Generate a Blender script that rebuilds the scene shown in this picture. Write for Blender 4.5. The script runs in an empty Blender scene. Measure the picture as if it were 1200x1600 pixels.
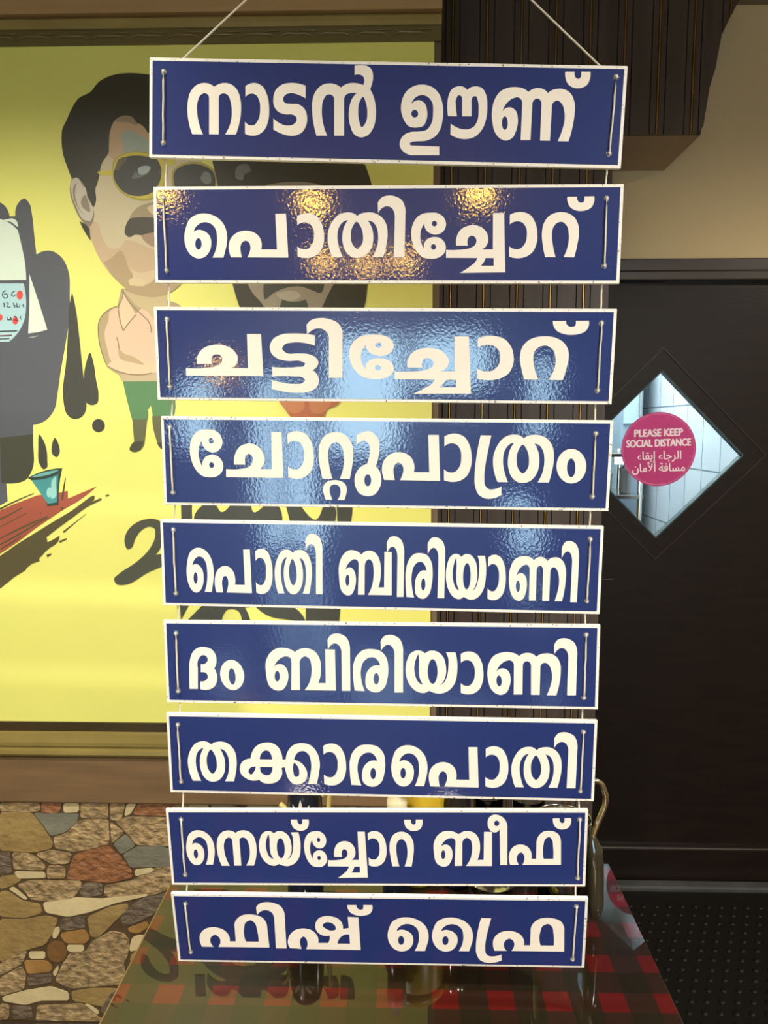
import bpy, bmesh, math, random
from mathutils import Vector, Matrix, Euler
from mathutils.geometry import tessellate_polygon
random.seed(7)
SC = bpy.context.scene
COL = SC.collection

# ------------------------------------------------------------------ camera
F = 1202.0
CAM = Vector((0.0, 0.0, 1.65))
YAW = math.atan(30.0 / F)
PITCH = math.radians(6.4)
cd = bpy.data.cameras.new('camera')
cd.sensor_fit = 'VERTICAL'
cd.sensor_height = 32.0
cd.sensor_width = 24.0
cd.lens = F / 1600.0 * 32.0
cd.clip_start = 0.02
cam = bpy.data.objects.new('camera', cd)
cam.location = CAM
cam.rotation_euler = (math.pi / 2 - PITCH, 0, YAW)
COL.objects.link(cam)
SC.camera = cam
RC = cam.rotation_euler.to_matrix()

# ------------------------------------------------------------------ exposure, world
vs = SC.view_settings
vs.view_transform = 'Standard'
vs.look = 'None'
vs.gamma = 1.0
vs.use_curve_mapping = False
vs.exposure = -0.28
W = bpy.data.worlds.new('world')
SC.world = W
W.use_nodes = True
W.node_tree.nodes['Background'].inputs[0].default_value = (0.75, 0.88, 1.0, 1)
W.node_tree.nodes['Background'].inputs[1].default_value = 0.4


# ------------------------------------------------------------------ room lamps, added fill lights and daylight
def lamp(name, kind, loc, energy, color, rot=(0, 0, 0), **kw):
    l = bpy.data.lights.new(name, kind)
    l.energy = energy
    l.color = color
    for k, v in kw.items():
        setattr(l, k, v)
    o = bpy.data.objects.new(name, l)
    o.location = loc
    o.rotation_euler = rot
    COL.objects.link(o)
    return o


WARM = (1.0, 0.91, 0.78)
R = math.radians
WIN_STRENGTH = 20.0
SPOT_GLOW = 170.0
# the ceiling downlight positions (x, y); the ceiling is at 3.0
DOWN = [(-0.83, -2.68), (0.16, -2.60), (-1.07, -4.34), (-0.73, -4.52), (-0.40, -4.34), (-1.66, -2.40)]
FILL_NEAR = [(-1.55, -0.6), (1.55, -0.6)]      # two unseen fill lights added over the viewer's head
for (x, y) in DOWN:
    lamp('downlight_or_fill_beam', 'SPOT', (x, y, 2.90), 170, WARM, (0, 0, 0), spot_size=R(150), spot_blend=0.8, shadow_soft_size=0.05)
for (x, y) in FILL_NEAR:
    lamp('downlight_or_fill_beam', 'SPOT', (x, y, 2.90), 110 if x < 0 else 440, (1.0, 0.90, 0.77) if x < 0 else (1.0, 0.95, 0.88), (0, 0, 0), spot_size=R(140 if x < 0 else 164), spot_blend=0.9 if x < 0 else 0.55, shadow_soft_size=0.05)
FILL_DOOR = (2.0, 1.35)                          # unseen fill light added to brighten the wall by the dark door
lamp('downlight_or_fill_beam', 'SPOT', (FILL_DOOR[0], FILL_DOOR[1], 2.90), 110, (1.0, 0.90, 0.74), (0, 0, 0), spot_size=R(164), spot_blend=0.6, shadow_soft_size=0.05)
# wall washer over the left of the mural
WASH = (-0.95, 0.60)
lamp('wall_washer_beam', 'SPOT', (WASH[0], WASH[1], 2.90), 265, (1.0, 0.96, 0.84), (R(26), 0, 0), spot_size=R(92), spot_blend=1.0, shadow_soft_size=0.06)
# kitchen tube light
lamp('kitchen_tube_beam', 'AREA', (0.75, 3.75, 2.8), 72, (0.74, 0.88, 1.0), (0, R(-14), 0), shape='RECTANGLE', size=0.5, size_y=1.2)


# ------------------------------------------------------------------ helpers
def lin(c):
    c = c / 255.0
    return c / 12.92 if c <= 0.04045 else ((c + 0.055) / 1.055) ** 2.4


def rgb(r, g, b, k=1.0):
    return (lin(r) * k, lin(g) * k, lin(b) * k, 1.0)


MATS = {}


def mat(name, col, rough=0.5, spec=0.5, metal=0.0, var=0.0, vscale=8.0, bump=0.0, bscale=60.0, coat=0.0, coat_r=0.05,
        trans=0.0, ior=1.5, emit=None, estr=0.0, stretch=None):
    if name in MATS:
        return MATS[name]
    m = bpy.data.materials.new(name)
    m.use_nodes = True
    nt = m.node_tree
    b = nt.nodes['Principled BSDF']
    b.inputs['Base Color'].default_value = col
    b.inputs['Roughness'].default_value = rough
    b.inputs['Specular IOR Level'].default_value = spec
    b.inputs['Metallic'].default_value = metal
    b.inputs['Coat Weight'].default_value = coat
    b.inputs['Coat Roughness'].default_value = coat_r
    b.inputs['Transmission Weight'].default_value = trans
    b.inputs['IOR'].default_value = ior
    if emit:
        b.inputs['Emission Color'].default_value = emit
        b.inputs['Emission Strength'].default_value = estr
    if var or bump:
        tc = nt.nodes.new('ShaderNodeTexCoord')
        src = tc.outputs['Object']
        if stretch:
            mp = nt.nodes.new('ShaderNodeMapping')
            mp.inputs['Scale'].default_value = stretch
            nt.links.new(src, mp.inputs['Vector'])
            src = mp.outputs['Vector']
    if var:
        n = nt.nodes.new('ShaderNodeTexNoise')
        n.inputs['Scale'].default_value = vscale
        n.inputs['Detail'].default_value = 6
        nt.links.new(src, n.inputs['Vector'])
        cr = nt.nodes.new('ShaderNodeValToRGB')
        cr.color_ramp.elements[0].position = 0.3
        cr.color_ramp.elements[1].position = 0.7
        cr.color_ramp.elements[0].color = tuple(c * (1 - var) for c in col[:3]) + (1,)
        cr.color_ramp.elements[1].color = tuple(min(1, c * (1 + var)) for c in col[:3]) + (1,)
        nt.links.new(n.outputs['Fac'], cr.inputs['Fac'])
        nt.links.new(cr.outputs['Color'], b.inputs['Base Color'])
    if bump:
        n2 = nt.nodes.new('ShaderNodeTexNoise')
        n2.inputs['Scale'].default_value = bscale
        n2.inputs['Detail'].default_value = 3
        nt.links.new(src, n2.inputs['Vector'])
        bp = nt.nodes.new('ShaderNodeBump')
        bp.inputs['Strength'].default_value = 1.0
        bp.inputs['Distance'].default_value = bump
        nt.links.new(n2.outputs['Fac'], bp.inputs['Height'])
        nt.links.new(bp.outputs['Normal'], b.inputs['Normal'])
    MATS[name] = m
    return m


def ray(x, y):
    return RC @ Vector(((x - 600.0) / F, -(y - 800.0) / F, -1.0))


def onY(x, y, Y):
    d = ray(x, y)
    return CAM + d * ((Y - CAM.y) / d.y)


def onZ(x, y, Z):
    d = ray(x, y)
    return CAM + d * ((Z - CAM.z) / d.z)


class MB:
    """collects faces with material indices into one mesh"""

    def __init__(s):
        s.v = []
        s.f = []
        s.m = []
        s.sm = []

    def add(s, verts, faces, mi=0, smooth=False):
        o = len(s.v)
        s.v += [tuple(p) for p in verts]
        for f in faces:
            s.f.append(tuple(o + i for i in f))
            s.m.append(mi)
            s.sm.append(smooth)

    def box(s, x0, x1, y0, y1, z0, z1, mi=0):
        v = [(x0, y0, z0), (x1, y0, z0), (x1, y1, z0), (x0, y1, z0), (x0, y0, z1), (x1, y0, z1), (x1, y1, z1), (x0, y1, z1)]
        s.add(v, [(0, 3, 2, 1), (4, 5, 6, 7), (0, 1, 5, 4), (1, 2, 6, 5), (2, 3, 7, 6), (3, 0, 4, 7)], mi)

    def bbox(s, x0, x1, y0, y1, z0, z1, b=0.001, mi=0):
        """bevelled box"""
        bm = bmesh.new()
        bmesh.ops.create_cube(bm, size=1.0)
        for v in bm.verts:
            v.co = Vector((x0 + (v.co.x + .5) * (x1 - x0), y0 + (v.co.y + .5) * (y1 - y0), z0 + (v.co.z + .5) * (z1 - z0)))
        bmesh.ops.bevel(bm, geom=bm.edges[:], offset=b, segments=2, affect='EDGES', profile=0.5)
        s.bm(bm, mi)

    def bm(s, bm, mi=0, smooth=False):
        bm.verts.ensure_lookup_table()
        bm.verts.index_update()
        s.add([v.co.copy() for v in bm.verts], [[v.index for v in f.verts] for f in bm.faces], mi, smooth)
        bm.free()

    def flat(s, loops, mi=0):
        """loops of 3D points (outer, holes) filled with triangles"""
        pts = [p for l in loops for p in l]
        tri = tessellate_polygon([[Vector(p) for p in l] for l in loops])
        s.add(pts, [tuple(t) for t in tri], mi)

    def prism(s, loops, off, mi=0):
        """fill, its copy at +off, and side walls"""
        off = Vector(off)
        a = [[Vector(p) for p in l] for l in loops]
        b = [[p + off for p in l] for l in a]
        s.flat(a, mi)
        s.flat(b, mi)
        for la, lb in zip(a, b):
            n = len(la)
            s.add(la + lb, [(i, (i + 1) % n, n + (i + 1) % n, n + i) for i in range(n)], mi)

    def lathe(s, prof, c=(0, 0, 0), seg=40, mi=0, cap0=True, cap1=False):
        v = []
        for (r, z) in prof:
            for k in range(seg):
                a = 2 * math.pi * k / seg
                v.append((c[0] + r * math.cos(a), c[1] + r * math.sin(a), c[2] + z))
        f = []
        for i in range(len(prof) - 1):
            for k in range(seg):
                k2 = (k + 1) % seg
                f.append((i * seg + k, i * seg + k2, (i + 1) * seg + k2, (i + 1) * seg + k))
        if cap0:
            f.append(tuple(range(seg))[::-1])
        if cap1:
            f.append(tuple((len(prof) - 1) * seg + k for k in range(seg)))
        s.add(v, f, mi, True)

    def tube(s, pts, r, seg=10, mi=0, sub=1):
        pts = [Vector(p) for p in pts]
        n = len(pts)
        rs = list(r) if isinstance(r, (list, tuple)) else [r] * n
        if sub > 1:
            q, qr = [], []
            for i in range(n - 1):
                p0, p1, p2, p3 = pts[max(0, i - 1)], pts[i], pts[i + 1], pts[min(n - 1, i + 2)]
                for k in range(sub):
                    t = k / sub
                    q.append(0.5 * ((2 * p1) + (p2 - p0) * t + (2 * p0 - 5 * p1 + 4 * p2 - p3) * t * t + (3 * p1 - p0 - 3 * p2 + p3) * t ** 3))
                    qr.append(rs[i] + (rs[i + 1] - rs[i]) * t)
            pts, rs = q + [pts[-1]], qr + [rs[-1]]
            n = len(pts)
        v = []
        up = Vector((0.13, 0.31, 0.94)).normalized()
        for i, p in enumerate(pts):
            t = (pts[min(i + 1, n - 1)] - pts[max(i - 1, 0)])
            if t.length < 1e-9:
                t = Vector((0, 0, 1))
            t.normalize()
            a = t.cross(up)
            if a.length < 0.1:
                a = t.cross(Vector((1, 0, 0)))
            a.normalize()
            b2 = t.cross(a)
            for k in range(seg):
                an = 2 * math.pi * k / seg
                v.append(p + (a * math.cos(an) + b2 * math.sin(an)) * rs[i])
        f = []
        for i in range(n - 1):
            for k in range(seg):
                k2 = (k + 1) % seg
                f.append((i * seg + k, i * seg + k2, (i + 1) * seg + k2, (i + 1) * seg + k))
        f.append(tuple(range(seg))[::-1])
        f.append(tuple((n - 1) * seg + k for k in range(seg)))
        s.add(v, f, mi, True)

    def blob(s, c, r, mi=0, sc=(1, 1, 1)):
        bm = bmesh.new()
        bmesh.ops.create_icosphere(bm, subdivisions=2, radius=1.0)
        for v in bm.verts:
            v.co = Vector((c[0] + v.co.x * r * sc[0], c[1] + v.co.y * r * sc[1], c[2] + v.co.z * r * sc[2]))
        s.bm(bm, mi, True)

    def build(s, name, mats, parent=None, fixn=True, weld=False):
        me = bpy.data.meshes.new(name)
        me.from_pydata(s.v, [], s.f)
        if not isinstance(mats, (list, tuple)):
            mats = [mats]
        for m in mats:
            me.materials.append(m)
        for p, mi, sm in zip(me.polygons, s.m, s.sm):
            p.material_index = mi
            p.use_smooth = sm
        me.update()
        if fixn:
            bm = bmesh.new()
            bm.from_mesh(me)
            if weld:
                bmesh.ops.remove_doubles(bm, verts=bm.verts[:], dist=1e-5)
            bmesh.ops.recalc_face_normals(bm, faces=bm.faces[:])
            bm.to_mesh(me)
            bm.free()
        o = bpy.data.objects.new(name, me)
        COL.objects.link(o)
        if parent:
            o.parent = parent
        return o


def tag(o, label, cat, group=None, kind=None):
    o['label'] = label
    o['category'] = cat
    if group:
        o['group'] = group
    if kind:
        o['kind'] = kind
    return o


def struct(o):
    o['kind'] = 'structure'
    return o


def empty(name, loc, rot=None):
    o = bpy.data.objects.new(name, None)
    o.empty_display_size = 0.05
    o.location = loc
    if rot:
        o.rotation_euler = rot
    COL.objects.link(o)
    return o


def spline(pts, corner, n=6):
    """closed smooth loop through pts; corner[i] breaks the tangent"""
    N = len(pts)
    out = []
    for i in range(N):
        p0, p1, p2, p3 = pts[(i - 1) % N], pts[i], pts[(i + 1) % N], pts[(i + 2) % N]
        L = math.hypot(p2[0] - p1[0], p2[1] - p1[1])

        def tan(a, b, c):
            # tangent at b with chord-weighted neighbours
            l1 = math.hypot(b[0] - a[0], b[1] - a[1]) or 1e-6
            l2 = math.hypot(c[0] - b[0], c[1] - b[1]) or 1e-6
            tx = ((b[0] - a[0]) / l1 * l2 + (c[0] - b[0]) / l2 * l1) / (l1 + l2)
            ty = ((b[1] - a[1]) / l1 * l2 + (c[1] - b[1]) / l2 * l1) / (l1 + l2)
            return (tx, ty)
        c1, c2 = corner[i], corner[(i + 1) % N]
        out.append(tuple(p1))
        if c1 and c2:
            continue
        t1 = tan(p0, p1, p2)
        t2 = tan(p1, p2, p3)
        if c1:
            t1 = (2 * (p2[0] - p1[0]) / L - t2[0], 2 * (p2[1] - p1[1]) / L - t2[1]) if L else t2
            q = math.hypot(*t1) or 1
            t1 = (t1[0] / q, t1[1] / q)
        if c2:
            t2 = (2 * (p2[0] - p1[0]) / L - t1[0], 2 * (p2[1] - p1[1]) / L - t1[1]) if L else t1
            q = math.hypot(*t2) or 1
            t2 = (t2[0] / q, t2[1] / q)
        for k in range(1, n):
            t = k / n
            h00 = 2 * t ** 3 - 3 * t ** 2 + 1
            h10 = t ** 3 - 2 * t ** 2 + t
            h01 = -2 * t ** 3 + 3 * t ** 2
            h11 = t ** 3 - t ** 2
            out.append((h00 * p1[0] + h10 * L * t1[0] + h01 * p2[0] + h11 * L * t2[0],
                        h00 * p1[1] + h10 * L * t1[1] + h01 * p2[1] + h11 * L * t2[1]))
    return out


def parse(sx, n=6):
    """'x,y x,y* ...' a smooth loop, * a corner; 'E cx,cy,rx,ry' an ellipse"""
    t = sx.split()
    if t[0] == 'E':
        cx, cy, rx, ry = [float(q) for q in t[1].split(',')]
        return [(cx + rx * math.cos(a * math.pi / 14), cy + ry * math.sin(a * math.pi / 14)) for a in range(28)]
    pts, cor = [], []
    for q in t:
        c = q.endswith('*')
        a, b = q.rstrip('*').split(',')
        pts.append((float(a), float(b)))
        cor.append(c)
    return spline(pts, cor, n)


# ------------------------------------------------------------------ materials
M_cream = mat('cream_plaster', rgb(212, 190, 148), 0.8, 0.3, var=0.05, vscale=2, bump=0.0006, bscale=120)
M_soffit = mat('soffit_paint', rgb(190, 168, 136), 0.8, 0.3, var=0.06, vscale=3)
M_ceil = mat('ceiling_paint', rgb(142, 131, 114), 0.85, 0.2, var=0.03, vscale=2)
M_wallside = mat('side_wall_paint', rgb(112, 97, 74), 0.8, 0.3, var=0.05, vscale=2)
M_slat = mat('slat_wood', rgb(74, 62, 54), 0.42, 0.5, var=0.18, vscale=6, stretch=(6, 6, 0.6))
M_gold = mat('gold_strip', rgb(226, 176, 84), 0.3, 0.5, metal=.8)
M_groove = mat('groove_black', rgb(30, 25, 22), 0.6)
M_door = mat('door_veneer', rgb(24, 16, 10), 0.42, 0.27, var=0.22, vscale=5, stretch=(1.2, 6, 9), bump=0.0002, bscale=30)
M_doortrim = mat('door_trim', rgb(50, 40, 32), 0.35, 0.5, var=0.15, vscale=6)
M_wood = mat('band_wood', rgb(122, 96, 66), 0.35, 0.5, var=0.16, vscale=5, stretch=(0.8, 3, 7))
M_wood2 = mat('beam_wood', rgb(176, 142, 96), 0.5, 0.5, var=0.10, vscale=4, stretch=(0.5, 3, 6))
M_mould = mat('moulding_olive', rgb(128, 112, 62), 0.16, 0.6, var=0.10, vscale=8)
M_frame = mat('mural_frame_dark', rgb(62, 50, 30), 0.3, 0.5, var=0.15, vscale=9)
M_floor = mat('floor_tile', rgb(70, 58, 46), 0.12, 0.5, var=0.1, vscale=3)
M_mat = mat('rubber_black', rgb(17, 15, 12), 0.5, 0.22)
M_glass = mat('clear_glass', (0.97, 1, 0.99, 1), 0.0, 0.5, trans=1.0, ior=1.45)
M_steel = mat('steel', (0.62, 0.60, 0.56, 1), 0.16, 0.5, metal=1.0)
M_white = mat('white_matte', rgb(236, 232, 222), 0.5)
M_string = mat('cord_white', rgb(222, 214, 196), 0.75, 0.2, bump=0.0004, bscale=900)
M_glue = mat('glue_smear', rgb(140, 138, 140), 0.35, 0.5)


def mat_edge():
    """worn white sign board with small chips of dirt"""
    m = mat('sign_white_board', rgb(240, 234, 222), 0.35, 0.5)
    nt = m.node_tree
    b = nt.nodes['Principled BSDF']
    tc = nt.nodes.new('ShaderNodeTexCoord')
    oi = nt.nodes.new('ShaderNodeObjectInfo')
    ml = nt.nodes.new('ShaderNodeMath')
    ml.operation = 'MULTIPLY'
    ml.inputs[1].default_value = 80
    nt.links.new(oi.outputs['Random'], ml.inputs[0])
    n = nt.nodes.new('ShaderNodeTexNoise')
    n.noise_dimensions = '4D'
    n.inputs['Scale'].default_value = 260
    n.inputs['Detail'].default_value = 2
    nt.links.new(ml.outputs[0], n.inputs['W'])
    cr = nt.nodes.new('ShaderNodeValToRGB')
    cr.color_ramp.elements[0].position = 0.635
    cr.color_ramp.elements[0].color = rgb(240, 234, 222)
    cr.color_ramp.elements[1].position = 0.685
    cr.color_ramp.elements[1].color = rgb(120, 100, 76)
    nt.links.new(tc.outputs['Object'], n.inputs['Vector'])
    nt.links.new(n.outputs['Fac'], cr.inputs['Fac'])
    nt.links.new(cr.outputs['Color'], b.inputs['Base Color'])
    return m


M_board = mat_edge()
M_raw = mat('board_raw_edge', rgb(214, 190, 150), 0.6, 0.3, var=0.15, vscale=60)
M_blue = mat('sign_blue_gloss', rgb(33, 49, 106), 0.3, 0.3, bump=0.000085, bscale=250, coat=1.0, coat_r=0.03)
_nt = M_blue.node_tree
_nt.links.new([n for n in _nt.nodes if n.type == 'BUMP'][0].outputs['Normal'], _nt.nodes['Principled BSDF'].inputs['Coat Normal'])
M_letter = mat('sign_letter_vinyl', rgb(240, 230, 214), 0.55, 0.25, var=0.02, vscale=20)

# ------------------------------------------------------------------ room shell
YM, YC, YD = 1.95, 2.35, 2.68     # mural partition, slatted column, door wall
ZC = 3.0
XL, XR, YF = -2.6, 2.6, -5.0
YK = 4.45                          # far wall of the kitchen


def simple(name, mats, *boxes):
    b = MB()
    for bx in boxes:
        b.box(*bx)
    return struct(b.build(name, mats))


def tile_floor_mat():
    m = mat('dining_floor_tile', rgb(66, 56, 46), 0.14, 0.5)
    nt = m.node_tree
    b = nt.nodes['Principled BSDF']
    tc = nt.nodes.new('ShaderNodeTexCoord')
    br = nt.nodes.new('ShaderNodeTexBrick')
    br.offset = 0
    br.inputs['Scale'].default_value = 1.0
    br.inputs['Brick Width'].default_value = 0.6
    br.inputs['Row Height'].default_value = 0.6
    br.inputs['Mortar Size'].default_value = 0.004
    br.inputs['Color1'].default_value = rgb(66, 56, 46)
    br.inputs['Color2'].default_value = rgb(60, 51, 42)
    br.inputs['Mortar'].default_value = rgb(30, 26, 22)
    nt.links.new(tc.outputs['Object'], br.inputs['Vector'])
    nt.links.new(br.outputs['Color'], b.inputs['Base Color'])
    return m


def white_tile_mat():
    m = mat('kitchen_white_tile', rgb(222, 230, 234), 0.15, 0.5)
    nt = m.node_tree
    b = nt.nodes['Principled BSDF']
    tc = nt.nodes.new('ShaderNodeTexCoord')
    sp = nt.nodes.new('ShaderNodeSeparateXYZ')
    ad = nt.nodes.new('ShaderNodeMath')
    cb = nt.nodes.new('ShaderNodeCombineXYZ')
    nt.links.new(tc.outputs['Object'], sp.inputs[0])
    nt.links.new(sp.outputs['X'], ad.inputs[0])
    nt.links.new(sp.outputs['Y'], ad.inputs[1])
    nt.links.new(ad.outputs[0], cb.inputs['X'])
    nt.links.new(sp.outputs['Z'], cb.inputs['Y'])
    br = nt.nodes.new('ShaderNodeTexBrick')
    br.offset = 0
    br.inputs['Scale'].default_value = 1.0
    br.inputs['Brick Width'].default_value = 0.2
    br.inputs['Row Height'].default_value = 0.297
    br.inputs['Mortar Size'].default_value = 0.0035
    br.inputs['Color1'].default_value = rgb(222, 230, 234)
    br.inputs['Color2'].default_value = rgb(214, 224, 230)
    br.inputs['Mortar'].default_value = rgb(120, 135, 140)
    mp = nt.nodes.new('ShaderNodeMapping')
    mp.inputs['Location'].default_value = (0.13, 0.035, 0)
    nt.links.new(cb.outputs[0], mp.inputs['Vector'])
    nt.links.new(mp.outputs[0], br.inputs['Vector'])
    nt.links.new(br.outputs['Color'], b.inputs['Base Color'])
    return m


M_tile = white_tile_mat()
simple('floor', tile_floor_mat(), (XL, XR, YF, YK + .1, -0.05, 0))
simple('ceiling', M_ceil, (XL, XR, YF, YK + .1, ZC, ZC + .05))
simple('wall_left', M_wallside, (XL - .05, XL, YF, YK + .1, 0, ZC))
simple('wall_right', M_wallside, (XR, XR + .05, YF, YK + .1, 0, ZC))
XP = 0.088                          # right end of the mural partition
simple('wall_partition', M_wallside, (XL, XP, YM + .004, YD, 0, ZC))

# door wall with the door opening
DX0, DX1, DZ = 0.63, 1.56, 2.156
b = MB()
b.box(0.60, XR, YD, YD + .12, DZ + .045, ZC)
b.box(DX1 + .06, XR, YD, YD + .12, 0, DZ + .045)
b.box(XP, 0.60, YD, YD + .12, 0, ZC)
struct(b.build('wall_back', M_cream))

# shopfront wall behind the camera, with real openings for its panes
panes = [(-2.35, -2.0, 0.85, 1.3), (-1.64, -1.40, 0.08, 1.35), (-1.34, -1.06, 0.08, 1.25), (-0.95, -0.26, 0.78, 1.70), (-0.18, 0.52, 1.22, 1.70), (0.88, 1.10, 0.95, 1.5), (0.70, 0.98, 0.08, 0.40)]
b = MB()
outer = [(XL, YF, 0), (XR, YF, 0), (XR, YF, ZC), (XL, YF, ZC)]
b.prism([outer] + [[(x0, YF, z0), (x0, YF, z1), (x1, YF, z1), (x1, YF, z0)] for (x0, x1, z0, z1) in panes], (0, -.1, 0))
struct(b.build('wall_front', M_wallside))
M_pane = mat('daylight_pane', rgb(200, 225, 240), 0.3, emit=(0.52, 0.82, 1.0, 1), estr=WIN_STRENGTH)
for i, (x0, x1, z0, z1) in enumerate(panes):
    b = MB()
    b.box(x0, x1, YF - .06, YF - .05, z0, z1)
    w = struct(b.build('window_%d' % (i + 1), M_pane))
    fr = MB()
    t = .02
    for q in ((x0, x0 + t, z0, z1), (x1 - t, x1, z0, z1), (x0, x1, z0, z0 + t), (x0, x1, z1 - t, z1)):
        fr.box(q[0], q[1], YF - .049, YF - .005, q[2], q[3])
    fr.build('window_frame', M_doortrim, w)

# kitchen behind the door
simple('wall_kitchen_right', M_tile, (1.35, 1.40, YD + .12, YK, 0, ZC))
M_kback = mat('kitchen_back_paint', rgb(176, 192, 186), 0.35, 0.5, var=0.1, vscale=3)
simple('wall_kitchen_back', M_kback, (-1.2, 1.40, YK, YK + .06, 0, ZC))
simple('wall_kitchen_left', M_tile, (-1.25, -1.2, YD + .12, YK, 0, ZC))

# ------------------------------------------------------------------ slatted column and bulkhead
PX, X0 = 0.0983, 0.139
edge_px = [(1165, -30), (1155, 0), (1145, 20), (1133, 43), (1127, 57), (1125, 80), (1112, 130), (1105, 143), (1102, 180), (1097, 208)]
edge = [onY(x, y, YC) for x, y in edge_px]
ZB = edge[-1].z
XB = edge[-1].x


def zmin(x):
    """lower limit of the cladding at x: the wavy end of the bulkhead"""
    if x <= XB:
        return ZB
    for a, c in zip(edge[::-1], edge[::-1][1:]):
        if a.x <= x <= c.x:
            t = (x - a.x) / max(1e-6, c.x - a.x)
            return a.z + (c.z - a.z) * t
    return ZC


def slats(b, xa, xb, z0f, z1, back):
    def piece(x0, x1, y0, mi):
        x0, x1 = max(x0, xa), min(x1, xb)
        if x1 - x0 < 0.0015:
            return
        n = max(1, int((x1 - x0) / 0.012)) if x1 > XB and z0f is zmin else 1
        lo = []
        for i in range(n + 1):
            x = x0 + (x1 - x0) * i / n
            lo.append((x, y0, min(z0f(x), z1 - .002)))
        b.prism([lo + [(x1, y0, z1), (x0, y0, z1)]], (0, back - y0, 0), mi)
    k = -2
    while X0 + k * PX < xb:
        g = X0 + k * PX
        piece(g - .0008, g + .0014, YC - .0005, 1)
        piece(g + .0040, g + .0185, YC, 0)
        piece(g + .0215, g + .0755, YC, 0)
        piece(g + .0790, g + PX - .0040, YC + .002, 0)
        k += 1


XCR = 0.606
b = MB()
slats(b, XP, XCR, lambda x: 0.0, ZB, YC + .012)
b.box(XP, XCR, YC + .012, YD, 0, ZB, 2)
struct(b.build('wall_slatted_column', [M_slat, M_gold, M_groove]))
b = MB()
slats(b, XP, edge[0].x, zmin, ZC, YC + .012)
struct(b.build('wall_slatted_bulkhead', [M_slat, M_gold, M_groove]))
b = MB()
lo = [(XP, YC + .012, ZB)] + [(e.x, YC + .012, e.z) for e in edge[::-1] if e.z < ZC - .01] + [(edge[0].x, YC + .012, ZC), (XP, YC + .012, ZC)]
b.prism([lo], (0, .004, 0), 0)
b.box(XP, XB, YC + .016, YD, ZB, ZC, 1)
struct(b.build('ceiling_bulkhead', [M_groove, M_soffit]))

# ------------------------------------------------------------------ stone wainscot, trims round the mural
zs = [onY(130, y, YM).z for y in (1252, 1180, 1141, 1127)]
zt = [onY(130, y, YM).z for y in (73, 51, 34)]
# stone tile wall
M_stonebase = mat('stone_grout', rgb(84, 66, 42), 0.7, 0.3, var=0.2, vscale=40)


def stone(name, c, var=0.22, bump=0.006, sc=28):
    return mat(name, rgb(*c), 0.45, 0.5, var=var, vscale=sc, bump=bump, bscale=42, stretch=(1, 1, 1.5))


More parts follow.
